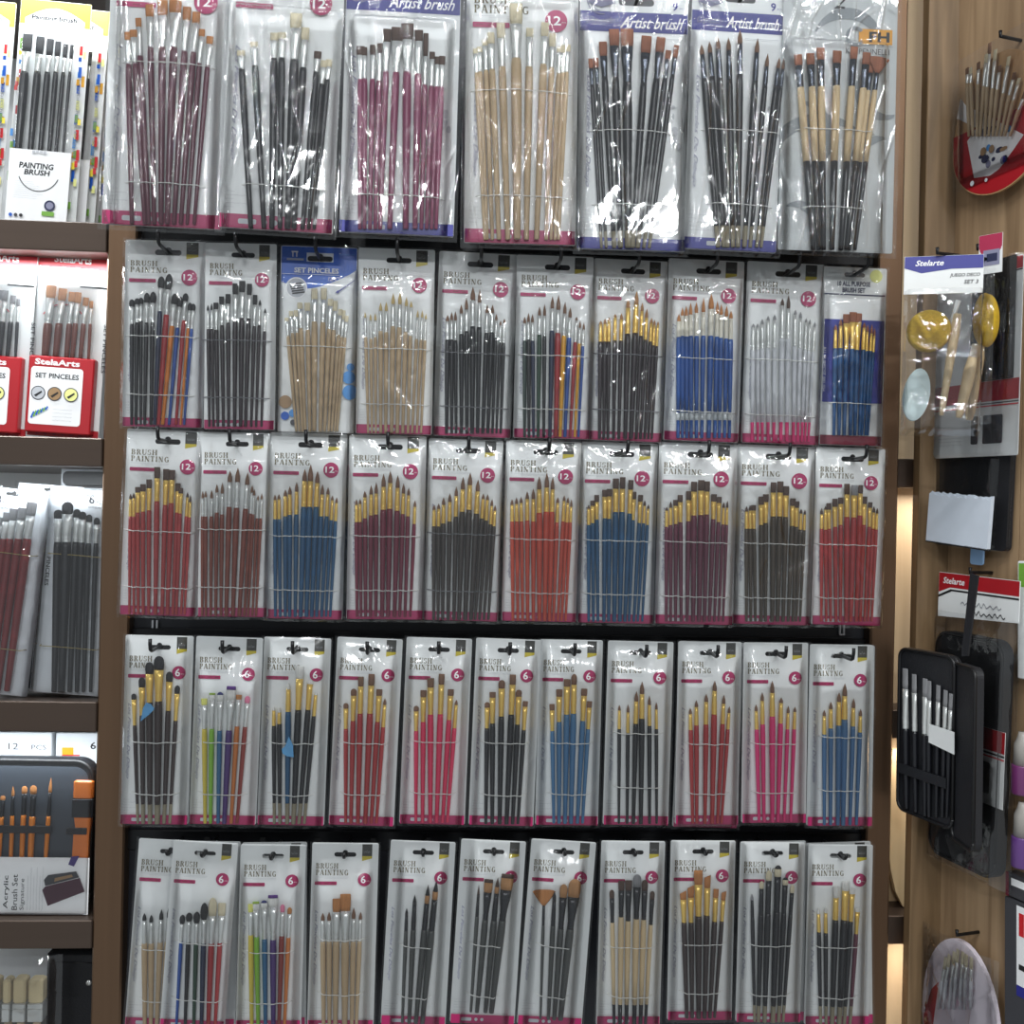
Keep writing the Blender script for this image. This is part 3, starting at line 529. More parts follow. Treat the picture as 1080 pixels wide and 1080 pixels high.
def pack(row, i, d):
    cx, cy, s = CROPS[d['c']]; q = d['q']; y = d['y']; pl = front(y)
    T = lambda x, z: (cx+x/s, cy+z/s)
    M, W, H, loc = pose(pl, [T(q[0], q[1]), T(q[2], q[3]), T(q[4], q[5]), T(q[6], q[7])])
    root = empty(d.get('name', 'paint_brush_set'), M); tag(root, d['label'], 'brush set', d['group'])
    L = lambda x, z: loc(*T(x, z))
    pr = Print(); hole = None
    hu, hv = d.get('hole', (.53, .063))
    if hv: hole = (-W/2+hu*W, H*(1-hv), W*.165)
    card_mesh(pr, W, H, hole, d.get('card', PAPER)); kw = {'word': d['word']} if 'word' in d else {}
    STY[d.get('st', 'bp')](pr, W, H, d['n'], **kw); pr.build('backing_card', root)
    w0 = d['w']; kind0 = d.get('k', 'round'); xs = []; tops = []; hmx = 0; seq = []
    for k, it in enumerate(x for x in d['B'].split(';') if x.strip()):
        t = it.split(); xt, yt, yb, yh, xb = map(float, t[:5]); o = {}
        for e in t[5:]:
            if '=' in e: a, b = e.split('='); o[a] = b
            elif e[0] == 'w': o['w'] = float(e[1:])
            elif e[0] == 't': o['bw'] = float(e[1:])
        w_ = o.get('w', w0)*(1.15 if row == 1 else 1.0); ybot = d['yb']+o_f(o, 'dy')
        p1 = L(xt, yt); p0 = L(xb, ybot); zf = L(xt, yh)[1]; zb = L(xt, yb)[1]
        sc = W/((q[2]-q[0]+q[6]-q[4])/2)
        hw = w_*sc/2; bw = o['bw']*sc/2 if 'bw' in o else None; kd = o.get('k', kind0)
        Lz = p1[1]-p0[1]; sf = (zf-p0[1])/Lz; sb = max(sf+.03, (zb-p0[1])/Lz)
        sb = min(sb, .985); dip = d.get('dip'); dp = None
        if dip: dp = (L(xb, dip[0])[1]-p0[1])/(zf-p0[1])
        bd = d.get('band'); bnd = None
        if bd: bnd = ((L(xb, bd[1])[1]-p0[1])/(zf-p0[1]), (L(xb, bd[0])[1]-p0[1])/(zf-p0[1]))
        hcap = min(hw, .0042)
        # keep neighbours from touching: alternate rows of a fan sit a little higher
        yy = -(hw+.0010)-(0.0014 if (k % 2 and not d.get('flatrow')) else 0)
        build_brush(root, p0[0], p0[1], p1[0], p1[1], sf, sb, hw, kd, bw, o.get('h', d['h']), o.get('f', d['f']), o.get('b', d['b']), o.get('tip', d.get('tip')), dp, dip[1] if dip else 'dip', bnd, yy)
        xs += [p0[0], p1[0]]; tops.append(p1[1]); hmx = max(hmx, 2*hw+.003); seq.append((p0, p1, hw, yy))
    # binding threads: over every brush, down to the card at both ends
    for ty in d['tie']:
        lz = L(q[0], ty)[1]; pts = []; ev = []
        for p0, p1, hw, yy in seq:
            f = (lz-p0[1])/(p1[1]-p0[1]); ev.append((p0[0]+(p1[0]-p0[0])*f, yy-hw*1.02-.0004))
        ev.sort(); sp = .006; rr = random.Random(int(lz*1e5)+i)
        pts = [(ev[0][0]-sp*1.3, 0.0, lz+.0008), (ev[0][0]-sp, -.0008, lz+.0006)]
        last = None
        for x, yy in ev:
            if last is not None and x-last < .002: continue
            pts.append((x, yy, lz+rr.uniform(-.0004, .0004)-.0006*(len(pts) % 2))); last = x
        pts += [(ev[-1][0]+sp, -.0008, lz), (ev[-1][0]+sp*1.3, 0.0, lz)]
        m = MB(); m.tube(pts, .00055, WIRE if d.get('wire') else THREAD, 6); m.build('binding_thread', root)
    pl_ = d.get('film', 'cellophane'); big = row == 1
    ex = .0022 if not big else .004
    film(root, -W/2-ex, -.003 if not big else -.006, W/2+ex, H+(.0015), min(xs)-.003, 0.004, max(xs)+.003, max(tops), hmx, 100*row+i,
         amp=d.get('amp', .0005), creases=d.get('cr', 14), res=.0013 if big else .0018, mname=pl_, long=big)
    if d.get('hook', True) and hv:
        hp = M @ Vector((hole[0], 0, hole[1])); HOOKS.append((hp, y, row, i))
    return root
def o_f(o, k): return float(o[k]) if k in o else 0.0

G1, G2, G3, G4, G5 = ('long brush sets hung across the top row', 'brush sets hung in the second row', 'brush sets hung in the third row', 'six brush sets hung in the fourth row', 'brush sets hung in the bottom row')
D = []
def add(row, **d):
    n = sum(1 for r, _ in D if r == row); d['group'] = [G1, G2, G3, G4, G5][row-1]
    base = [-.115, -.072, -.070, -.060, -.060][row-1]; d.setdefault('y', base-.0035*(n % 2)); D.append((row, d))
# ---- top row
LOOSE = dict(film='loose_cellophane', amp=.0011, cr=34, hole=(.5, .055))
add(1, c='a', q=(75, -232, 590, -232, 30, 968, 545, 985), n=12, h='maroon', f='silver', b='orange', k='flat', w=24, yb=968, tie=(270, 785), **LOOSE,
    label='long maroon handled orange bristled flat brushes, first at left of the top row',
    B='148 145 182 285 165; 172 138 172 285 222; 192 85 125 250 238 t26; 242 30 85 215 262 t36; 297 10 78 215 290 w28 t44; 355 -4 70 218 318 w30 t54; 402 38 98 232 345 w26 t36; 443 62 112 238 375 t34; 465 132 165 282 400 w20; 500 165 200 292 432 w20 t30')
add(1, c='b', q=(90, -228, 565, -228, 15, 985, 520, 1000), n=12, h='black', f='silver', b='cream', k='flat', w=26, yb=988, tie=(795,), y=-.1215, **LOOSE,
    label='long black handled brushes with pale bristles on pink edged card in glossy crinkled plastic',
    B='122 225 250 305 165; 178 190 215 295 222; 265 150 185 262 255 w28 t34; 300 150 180 262 290; 360 68 135 270 322 w34 t50; 400 130 185 305 350 w28 t34; 452 228 262 320 385 w24 b=dkbrown; 478 268 300 372 412 w20; 500 262 295 350 435 w20')
add(1, c='c', q=(68, -125, 555, -125, 28, 1003, 525, 1015), n=12, st='ar', h='mauve', f='silver', b='dkbrown', k='flat', w=22, yb=990, tie=(838,), **LOOSE,
    label='long mauve handled flat brushes on card with violet blue band and blue bottom edge',
    B='125 205 245 350 122 t34; 142 212 250 350 142 t24; 178 200 245 350 165 t26; 208 195 240 360 188 t24; 240 132 190 318 208 w24 t36; 285 128 190 325 250 w28 t54; 326 110 182 322 318 w32 t54; 375 140 190 332 358 w28 t36; 405 150 250 375 385 t22; 432 232 265 382 408 t24; 455 250 285 382 428 t24; 475 250 290 385 447 t26')
add(1, c='d', q=(75, -145, 550, -145, 55, 1042, 540, 1058), n=12, h='wood', f='silver', b='cream', k='flat', w=22, yb=1035, tie=(395, 845), **LOOSE,
    label='long natural wood flat brushes with cream bristles in the top row',
    B='108 215 238 320 148 w18; 124 210 235 318 158 w18; 148 180 205 310 180 w20; 172 150 200 310 208 w24; 215 108 175 298 246 w28 t36; 280 30 120 268 285 w38 t54; 340 130 170 298 325 w28 t32; 405 108 170 290 368 w28 t34; 438 150 210 300 410 w22; 468 210 235 325 430 w18; 487 200 235 320 447 w18; 503 200 232 320 462 w18')
LO2 = dict(LOOSE); LO2.update(hook=True, amp=.0009, cr=22)
add(1, c='e', q=(42, -45, 520, -25, 38, 1072, 490, 1082), n=9, st='ar', h='black', f='dark', b='rust', k='flat', w=24, yb=1070, dip=(1000, 'dip'), tie=(565, 880), **{**LO2, 'hole': (.52, .040)},
    label='black handled flat brushes with rust bristles on violet blue banded card in the top row',
    B='92 257 300 370 138 w16; 114 257 300 370 158 w16; 143 187 250 340 192 t34; 190 137 210 345 218 w28 t44; 245 135 212 370 250 w36 t56; 330 165 240 370 270 w26 t44; 393 168 235 350 292 w26 t38; 424 225 265 350 318 w20 t24; 460 200 255 330 342 w18 t22')
add(1, c='f', q=(62, -45, 452, -25, 22, 1055, 412, 1065), n=9, st='ar', h='black', f='dark', b='brown', w=24, yb=1048, dip=(960, 'dip'), tie=(550, 860), **{**LO2, 'hole': (.52, .030)},
    label='nine black handled pointed round brushes on violet blue banded card in the top row',
    B='95 195 240 340 165; 127 185 235 335 188; 163 165 220 340 204 w26; 207 168 225 345 226; 257 135 195 325 248 w26; 330 172 235 355 274; 375 232 290 370 300 w20; 422 250 300 375 326 w20; 444 250 300 375 346 w18')
add(1, c='g', q=(75, -145, 545, -125, 35, 1050, 530, 1072), n=9, st='pe', h='cream', f='dark', b='rust', k='flat', w=26, yb=1060, dip=(690, 'black'), tie=(550, 875), y=-.1215, card=mat('grey_card', (186, 190, 190), .45, var=.03), **{**LO2, 'cr': 36, 'amp': .0013},
    label='brushes with cream and black handles on grey swirl card, rightmost of the top row',
    B='120 238 285 378 185; 170 235 285 378 207; 215 210 262 375 228; 283 225 280 375 260 w28; 357 205 260 375 300 t32; 408 232 285 385 322; 432 262 315 390 338 w18 t24; 460 248 318 392 358 w20 t92 k=fan')
# ---- second row
add(2, c='A', q=(50, 12, 478, 30, 10, 1050, 480, 1065), n=12, h='black', f='silver', b='black', k='mop', w=24, yb=1045, tie=(550, 875), word='PAINTNG', cr=26, amp=.0008,
    label='mop brushes with black, red, orange and blue handles, first at left of the second row',
    B='80 350 390 485 78; 112 345 380 480 104; 130 340 375 465 128 w20; 165 315 370 480 152; 198 308 370 478 185 w26; 246 225 290 418 208 h=navy w28; 288 210 298 437 228 h=red w32 t34; 322 320 380 500 252 h=orange w28; 348 335 392 508 285 h=blue w24; 380 318 362 468 325 h=red w24; 402 368 410 510 348 h=orange w18; 422 375 412 515 370 h=blue w20')
add(2, c='A', q=(482, 32, 880, 38, 475, 1065, 868, 1075), n=12, h='plumblack', f='silver', b='black', k='flat', w=24, yb=1055, tie=(575, 893), word='PAINTNG', wire=1,
    label='dark plum handled brushes with black flat bristles and silver ferrules on pink edged card',
    B='500 380 412 515 508 w20 k=round; 522 372 410 515 532 w20 k=round; 545 368 405 520 556; 578 335 380 495 588; 612 320 375 480 615; 655 263 325 460 650 w28 t32; 692 248 312 455 682 w30 t34; 733 265 328 458 710 w26 t28; 762 325 380 498 740 w22; 790 350 385 495 768 w20 k=round; 818 398 425 528 797 w20 k=round')
add(2, c='B', q=(35, 35, 448, 70, 12, 1056, 430, 1065), n=12, st='pi', h='wood', f='silver', b='cream', k='flat', w=24, yb=1056, tie=(592,), hole=(.51, .065),
    label='natural wood brushes on card with a royal blue header in the second row',
    B='65 440 460 540 118 w20; 90 405 435 525 136 w20; 115 400 435 522 152 w20; 138 360 395 500 168; 178 360 405 508 192 w26; 218 285 345 465 217 w32 t34; 268 280 345 468 248 w30 t32; 305 340 380 505 272 w26; 330 350 405 508 293 w22; 358 395 430 535 310 w20; 375 400 450 545 325 w18; 392 430 465 550 340 w18')
add(2, c='B', q=(452, 55, 870, 72, 438, 1065, 850, 1075), n=12, h='wood', f='silver', b='sand', w=24, yb=1065, tie=(605, 905), word='PAINTNG', cr=24,
    label='natural wood round brushes on pink edged card, second row beside the blue headed card',
    B='490 410 440 545 507 w18; 520 420 455 555 528 w18; 545 415 455 545 548 w18; 575 360 405 515 575; 605 355 405 520 602; 643 310 370 490 634 w28; 680 300 370 495 664 w28; 715 330 380 520 694; 740 350 385 540 722 w22; 776 400 440 558 745 w18; 800 400 440 560 770 w18; 820 420 450 565 793 w18')
add(2, c='C', q=(45, 50, 465, 70, 5, 1055, 432, 1062), n=12, h='black', f='silver', b='brown', w=26, yb=1040, tie=(600, 893), wire=1, cr=22,
    label='black handled pointed round brushes with silver ferrules on pink edged card in the second row',
    B='88 400 435 535 82; 110 385 430 535 110 w22; 130 380 430 538 134 w22; 162 345 395 505 163; 190 305 372 490 192; 225 250 325 465 220 w32 t30; 262 260 335 468 250 w28; 303 345 392 500 278; 332 345 392 495 305; 352 395 430 525 330 w20; 375 430 455 550 352 w18; 395 420 445 550 375 w20')
add(2, c='C', q=(470, 68, 875, 85, 437, 1060, 865, 1075), n=12, h='black', f='silver', b='brown', w=22, yb=1060, tie=(615, 905),
    label='pointed brushes with green, black, red, yellow and blue handles in the second row',
    B='505 410 445 540 504 h=dgreen; 525 390 440 535 528; 547 395 440 540 553 h=navy; 585 355 405 510 577 h=green w24; 613 340 405 515 608; 655 300 368 488 640 w28 h=navy; 688 293 375 500 672 w32 h=red; 723 330 395 515 695 w26 h=yellow; 752 360 415 525 722 w26 h=blue; 785 410 430 550 750 h=red; 806 430 470 555 776 w18 h=yellow; 825 440 480 570 795 w18 h=blue')
add(2, c='D', q=(38, 60, 432, 85, 0, 1050, 402, 1062), n=12, h='plumblack', f='gold', b='tan', w=24, yb=1045, tie=(583, 885), wire=1, cr=26, amp=.0008,
    label='dark handled round brushes with gold ferrules under crinkled plastic in the second row',
    B='68 405 425 520 60; 90 395 425 520 83; 112 385 410 520 106; 145 370 390 515 136; 180 365 400 515 165; 215 285 340 480 198 w32; 262 245 320 475 230 w34; 292 310 355 490 258; 318 340 390 510 282; 342 390 420 520 304 w22; 360 400 430 540 325 w20; 377 410 430 545 343 w18')
add(2, c='D', q=(445, 60, 845, 85, 402, 1052, 820, 1062), n=12, h='royal', f='white', b='orange', w=27, yb=1040, band=(905, 945), tie=(603, 892), cr=26, amp=.0008,
    label='bright blue handled round brushes with cream ferrules and orange bristles in the second row',
    B='490 370 410 495 485; 508 335 380 490 508 w24; 530 325 380 492 532; 552 310 375 490 555; 585 305 365 490 584; 622 283 362 490 612; 665 260 345 490 650 w34 t32; 697 300 370 495 682; 720 315 375 500 708 w26; 747 325 385 505 735 w26; 772 350 395 508 762')
add(2, c='E', q=(45, 55, 460, 70, 5, 1040, 427, 1050), n=12, h='white', f='silver', b='grey', w=24, yb=1035, dip=(930, 'hotpink'), tie=(586, 885), wire=0,
    label='white handled brushes with hot pink ends on pink edged card in the second row',
    B='70 395 415 540 63; 92 395 418 540 92 w22; 118 370 400 530 118; 148 355 380 530 147; 185 345 378 530 180; 225 260 300 480 215 w28 b=dkbrown; 260 240 315 480 250 w28 b=dkbrown; 295 320 350 520 283 w24; 327 330 365 530 310 w22; 355 365 390 540 330 w20; 378 370 400 545 350 w18; 402 385 415 550 366 w18')
add(2, c='E', q=(460, 78, 798, 98, 427, 1045, 772, 1062), n=10, st='al', h='teal', f='gold', b='rust', w=26, yb=1000, tie=(822,), hole=(.49, .042), name='paint_brush_set', cr=22, amp=.0008,
    label='short blue handled brushes on white headed card with indigo panel, rightmost of the second row',
    B='515 400 430 530 505 w24; 540 370 410 530 530; 575 345 395 535 560 w28 t40 k=flat; 607 335 390 535 590 w28 t40 k=flat; 635 340 390 540 617 w28 t44 k=flat; 668 390 420 540 640; 690 400 440 545 658 w20; 710 400 450 545 674 w20; 728 420 460 550 690 w18')
# ---- third row
add(3, c='Fc', q=(48, 40, 455, 45, 5, 1020, 418, 1030), n=12, h='coral', f='gold', b='dkbrown', k='flat', w=25, yb=1018, tie=(572, 870),
    label='coral red flat brushes with gold ferrules, first at left of the third row',
    B='68 380 410 500 62 w20 k=round; 87 375 405 500 88 w20 k=round; 107 345 375 480 110 w24; 137 330 370 475 138; 167 305 352 468 165; 213 240 300 420 203 w30 t32; 258 250 310 440 236 w28; 292 255 310 430 266 w30 t32; 320 325 368 480 292 w24; 337 350 380 485 312 w22; 370 372 400 500 335 w20 k=round; 387 385 425 505 355 w18 k=round')
add(3, c='Fc', q=(432, 52, 805, 60, 420, 1025, 790, 1038), n=12, h='brown', f='silver', b='brown', w=24, yb=1025, tie=(568, 872), word='PAINTNG',
    label='reddish brown handled round brushes with silver ferrules beside the coral set in the third row',
    B='450 365 405 500 447 w20; 467 365 400 500 468 w20; 497 360 405 500 492 w22; 527 330 375 480 520; 554 320 380 490 546; 597 258 320 450 576 w30 t28; 637 243 320 455 610 w32 t30; 690 268 335 460 645 w30 t26; 712 335 375 485 670 w22; 724 355 390 490 690 w18; 742 388 415 510 712 w18; 763 378 410 510 732 w18')
add(3, c='G', q=(25, 55, 435, 65, 0, 1038, 408, 1048), n=12, h='deepblue', f='gold', b='brown', w=26, yb=1030, tie=(600, 885), word='PAINTNG',
    label='blue handled pointed round brushes with gold ferrules, third from left in the third row',
    B='53 385 415 515 55 w22; 75 382 410 515 82 w22; 108 358 395 500 108; 133 340 385 492 132; 168 318 370 490 160; 213 250 315 450 190 w32 t28; 243 225 315 450 220 w32 t32; 280 260 325 450 248 w30 t26; 305 330 385 500 273 w26; 335 345 385 500 300 w24; 357 390 415 520 322 w20; 380 398 430 525 345 w20')
add(3, c='G', q=(445, 65, 852, 78, 427, 1040, 837, 1050), n=12, h='wine', f='gold', b='brown', w=25, yb=1030, tie=(602, 888), cr=6,
    label='wine red pointed round brushes with gold ferrules, fourth from left in the third row',
    B='483 410 440 530 486 w22; 503 408 435 530 508 w20; 528 365 400 510 532; 562 335 385 495 558; 588 320 380 490 586; 628 275 345 465 620 w32; 663 260 325 460 650 w32; 703 283 350 470 685 w30; 733 325 380 488 712 w24; 760 348 390 500 740 w22; 793 415 450 540 768 w20')
add(3, c='H', q=(60, 85, 448, 95, 32, 1025, 417, 1032), n=12, h='umber', f='gold', b='brown', w=25, yb=1022, tie=(574, 870), word='PAINTNG', wire=1, cr=22,
    label='dark grey brown pointed brushes with gold ferrules beside the wine red set, third row',
    B='88 430 455 540 85 w22; 112 422 450 540 108 w22; 137 390 430 525 132; 170 370 415 515 160; 203 335 385 490 190; 238 285 350 465 216 w30; 275 262 328 455 248 w32; 315 300 360 475 278 w30; 343 370 400 500 300 w22; 365 375 405 510 322 w22; 388 400 435 530 345 w20; 403 430 460 540 368 w20')
add(3, c='H', q=(460, 92, 852, 105, 437, 1025, 822, 1040), n=12, h='rust', f='gold', b='brown', w=25, yb=1028, tie=(602, 878),
    label='orange red pointed round brushes with gold ferrules in the middle of the third row',
    B='490 400 430 515 495 w22; 513 390 425 515 520 w22; 537 388 420 515 545 w22; 568 360 400 510 570; 600 345 400 515 600 w26; 630 283 350 470 630 w32 t26; 670 262 340 465 658 w32 t26; 700 285 350 465 682 w28; 727 390 420 520 704 w22; 760 380 410 515 726 w20; 780 390 420 520 746 w20; 797 400 440 520 766 w18')
add(3, c='I', q=(70, 82, 470, 90, 40, 1035, 450, 1045), n=12, h='deepblue', f='gold', b='dkbrown', k='flat', w=26, yb=1030, tie=(598, 882),
    label='blue handled brushes with dark flat bristles and gold ferrules, right half of the third row',
    B='103 415 435 520 103 w22 k=round; 123 392 420 510 127 w22; 145 362 400 492 152 w22; 188 335 372 485 182; 212 330 370 488 208; 245 275 330 452 236 w32 t32; 282 268 330 452 266 w32 t30; 325 283 335 460 292 w28 t28; 343 345 385 495 316 w22; 377 362 398 510 340 w22; 400 390 420 512 362 w20 k=round; 418 410 435 520 385 w18 k=round')
add(3, c='I', q=(480, 85, 892, 92, 450, 1040, 867, 1052), n=12, h='plum', f='gold', b='dkbrown', k='flat', w=26, yb=1030, tie=(605, 893),
    label='plum purple flat brushes with gold ferrules, third from the right in the third row',
    B='515 425 445 530 512 w22 k=round; 535 395 430 520 535 w22 k=round; 563 388 420 515 562 w24; 585 362 400 505 590 w24; 632 342 390 500 622 w26; 657 292 345 470 652 w32 t32; 697 283 340 468 684 w34 t36; 728 290 345 465 712 w28 t28; 765 358 398 490 740; 792 372 405 505 765 w22; 817 400 430 518 790 w20 k=round; 835 392 430 520 812 w18 k=round')
add(3, c='J', q=(42, 95, 450, 105, 5, 1040, 427, 1055), n=12, h='cocoa', f='gold', b='dkbrown', k='flat', w=26, yb=1030, tie=(613, 900),
    label='dark cocoa brown flat brushes with gold ferrules beside the rightmost red set, third row',
    B='83 420 450 540 82 w22 k=round; 100 415 445 540 104 w22 k=round; 120 415 445 540 130 w22; 158 370 415 520 158; 184 358 400 510 182; 222 295 350 475 215 w32 t30; 260 290 350 475 245 w32 t34; 290 315 365 478 273 w28; 328 380 420 525 302; 348 395 430 530 325 w22; 372 435 460 545 345 w20 k=round; 390 440 465 548 364 w18 k=round')
add(3, c='J', q=(455, 108, 825, 118, 430, 1045, 792, 1055), n=12, h='crimson', f='gold', b='dkbrown', k='flat', w=24, yb=1030, tie=(620, 902), cr=20,
    label='red handled flat brushes with gold ferrules, rightmost of the third row',
    B='480 430 465 540 478 w20 k=round; 498 420 440 545 502 w20 k=round; 517 405 440 540 527 w22; 547 382 425 530 552; 580 375 410 520 578; 610 303 360 478 605 w30 t30; 652 310 365 480 630 w32 t36 b=grey; 683 310 355 470 658 w28 t26; 707 370 410 520 682; 735 400 430 530 704 w20; 757 420 455 540 724 w20 k=round; 772 430 460 545 742 w18 k=round')
# ---- fourth row
T4 = dict(film='fine_cellophane', amp=.00035, cr=7, hole=(.5, .063), n=6, flatrow=1)
add(4, c='K', q=(62, 25, 437, 28, 38, 1045, 402, 1050), h='espresso', f='gold', b='black', k='filbert', w=28, yb=1040, dip=(935, 'dip'), tie=(597, 877), **T4,
    label='dark brown brushes with fat black oval heads, leftmost in the fourth row',
    B='113 340 372 510 135 w22 t28; 158 250 305 455 165 w30 t36; 200 168 232 385 203 w36 t46; 253 135 210 378 243 w42 t56; 308 220 275 430 278 w30 t38; 350 295 340 485 308 w24 t30')
add(4, c='K', q=(447, 33, 812, 38, 410, 1045, 770, 1052), h='lime', f='silver', b='white', k='flat', w=28, yb=1040, tie=(597, 877), **T4,
    label='brushes with yellow, green, blue, purple and orange handles in the fourth row',
    B='495 365 400 528 500 h=lemon b=yellow; 538 335 375 528 529 h=lime b=white tip=lime; 582 330 380 538 570 h=cyan b=white tip=navy t36 k=filbert; 643 298 375 535 604 w36 h=purple b=white tip=purple t50; 683 345 370 515 640 h=amber b=orange; 730 352 390 518 672 h=brick b=pink w26 k=filbert')
add(4, c='L', q=(70, 38, 435, 40, 32, 1050, 395, 1055), h='black', f='gold', b='white', w=26, yb=1042, dip=(930, 'dip'), tie=(600, 882), **T4,
    label='black handled white bristle brushes with a blue film scrap in the fourth row',
    B='125 405 430 512 128 w24; 155 410 440 502 158 w26; 205 278 315 435 198 w32 h=deepblue; 268 190 258 425 232 w36 t42 k=flat; 322 275 285 425 262 w30 k=flat; 353 330 345 460 290 w24')
add(4, c='L', q=(468, 40, 822, 42, 418, 1050, 774, 1058), h='crimson', f='gold', b='brown', k='flat', w=28, yb=1040, tie=(600, 877), **T4,
    label='red handled flat brushes with brown bristles and gold ferrules in the fourth row',
    B='515 390 420 528 514 w24 k=filbert; 558 312 350 485 542 k=filbert; 597 247 300 445 580 w32 t30; 655 232 295 445 620 w34 t34; 697 315 350 490 652; 727 365 400 520 680 w24 k=round')
add(4, c='M', q=(72, 38, 427, 42, 30, 1045, 387, 1050), h='pink', f='gold', b='brown', k='flat', w=28, yb=1036, tie=(593, 872), **T4,
    label='pink handled flat brushes with brown bristles, fifth from left in the fourth row',
    B='124 405 435 540 122 w24 k=filbert; 163 320 358 490 158; 202 255 305 450 200 w32; 262 232 290 448 234 w32 t32; 312 315 350 480 266; 342 372 400 525 292 w24 k=round')
add(4, c='M', q=(450, 40, 800, 50, 405, 1050, 759, 1058), h='black', f='gold', b='brown', k='flat', w=29, yb=1043, tie=(600, 882), **T4,
    label='black handled flat brushes with brown bristles, sixth from left in the fourth row',
    B='508 385 415 525 500 w25 k=filbert; 537 330 360 498 535; 587 265 310 460 575 w32 k=filbert; 647 235 290 450 612 w33 t34; 680 318 355 505 645 k=filbert; 715 380 410 535 674 w24')
add(4, c='N', q=(76, 48, 415, 52, 46, 1050, 390, 1055), h='sky', f='gold', b='brown', k='flat', w=29, yb=1040, tie=(602, 878), **T4,
    label='sky blue handled flat brushes with gold ferrules, seventh from left in the fourth row',
    B='138 395 430 540 148 w24; 177 315 355 490 176; 220 260 300 450 208 w32; 258 232 290 445 240 w34 t32 k=filbert; 313 312 350 485 275; 342 380 415 530 303 w24')
add(4, c='N', q=(445, 55, 799, 62, 414, 1045, 770, 1058), h='black', f='gold', b='brown', w=24, yb=1042, tie=(550, 842), word='PAINTNG', **T4,
    label='slim black handled pointed brushes with pale gold ferrules in the fourth row',
    B='503 400 430 530 500 w20; 550 398 440 550 545 w22; 595 325 380 500 578 w28 t24; 625 273 340 472 618 w32 t28; 665 350 400 512 666 w24; 703 385 425 530 705 w20')
add(4, c='O', q=(72, 52, 387, 58, 55, 955, 367, 960), h='crimson', f='gold', b='brown', w=24, yb=950, tie=(555, 800), word='PAINTNG', **T4,
    label='red handled pointed round brushes, third from the right in the fourth row',
    B='128 380 410 488 140 w22; 158 342 375 465 160; 207 310 350 460 200 w26; 248 245 295 410 235 w30; 295 315 360 458 262 w24; 322 372 405 485 282 w20')
add(4, c='O', q=(395, 55, 717, 65, 385, 945, 702, 955), h='hotpink', f='gold', b='brown', w=24, yb=942, tie=(555, 797), **T4,
    label='hot pink handled pointed round brushes, second from the right in the fourth row',
    B='453 362 395 485 468 w22; 483 303 345 460 492; 532 245 305 420 532 w30; 577 328 355 455 560 w26; 613 370 405 485 592 w20; 646 375 400 485 624 w20')
add(4, c='O', q=(725, 65, 1037, 75, 705, 960, 1020, 970), h='steel', f='gold', b='brown', w=24, yb=958, tie=(522, 785), word='PAINTNG', **T4,
    label='steel blue handled pointed round brushes, rightmost of the fourth row',
    B='790 390 420 510 790 w22; 822 350 385 480 820; 862 303 350 465 855 w28; 890 258 320 435 880 w32; 935 332 380 470 916; 970 385 420 500 948 w22')
# ---- fifth row
T5 = dict(film='fine_cellophane', amp=.0003, cr=5, hole=(.5, .063), n=6, flatrow=1)
add(5, c='Q', q=(115, 48, 475, 66, 35, 1085, 395, 1103), h='wood', f='silver', b='black', w=28, yb=1085, tie=(648, 935), y=-.052, **T5,
    label='natural wood round brushes half hidden behind the next card, leftmost in the bottom row',
    B='150 455 495 620 152 w32; 188 465 505 620 186 w32; 245 435 490 615 218 w32; 286 420 480 612 246; 322 410 470 612 274; 356 415 470 612 300')
add(5, c='Q', q=(306, 63, 665, 70, 228, 1100, 590, 1107), h='blue', f='silver', b='black', w=24, yb=1092, tie=(615, 930), word='PAINTNG', y=-.064, **T5,
    label='brushes with blue, black, green, navy and red handles near the left of the bottom row',
    B='360 468 515 615 325 w22 k=mop; 398 455 500 618 374 h=black w26 k=mop; 440 450 510 622 422 h=green w26 k=mop; 482 400 490 622 465 h=navy w30 k=mop t34; 530 370 470 622 503 h=red w34 b=cream t46 k=filbert; 580 400 470 620 540 h=crimson w28 b=cream t40 k=flat')
add(5, c='Rr', q=(45, 80, 412, 85, 20, 1100, 380, 1108), h='lime', f='silver', b='white', k='flat', w=30, yb=1090, tie=(668, 948), **T5,
    label='bottom row brushes with yellow, green, blue, purple, maroon and orange handles',
    B='105 405 450 575 112 h=lemon b=yellow t28; 135 392 440 585 148 h=lime tip=lime t36; 180 385 430 598 188 h=cyan tip=navy t38 k=filbert; 230 355 420 600 232 w36 h=purple tip=purple t54; 283 408 450 580 262 h=brick b=pink t26 k=filbert; 322 425 460 590 292 h=amber b=orange w26 t26 k=filbert')
add(5, c='Rr', q=(445, 72, 814, 75, 415, 1100, 784, 1108), h='wood', f='silver', b='orange', k='flat', w=30, yb=1092, tie=(597, 900), **T5,
    label='natural wood flat brushes with orange bristles in the bottom row',
    B='505 455 495 610 510 b=brown k=round; 540 450 495 610 542 b=brown k=round; 582 375 447 608 575 w36 t44; 632 348 440 610 627 w42 t58; 677 425 485 610 665 b=brown k=round; 715 450 490 610 690 w26 b=brown k=round')
add(5, c='S', q=(92, 65, 450, 62, 32, 1080, 395, 1082), h='slate', f='black', b='tan', tip='black', w=26, yb=1065, tie=(635, 915), **{**T5, 'hole': (.51, .063)},
    label='four charcoal grey pointed round brushes with black ferrules in the bottom row',
    B='180 430 470 555 155 w22 b=black; 225 355 420 545 193 w30 b=black; 300 298 400 545 230 w34 t30; 345 275 378 548 266 w38 t34')
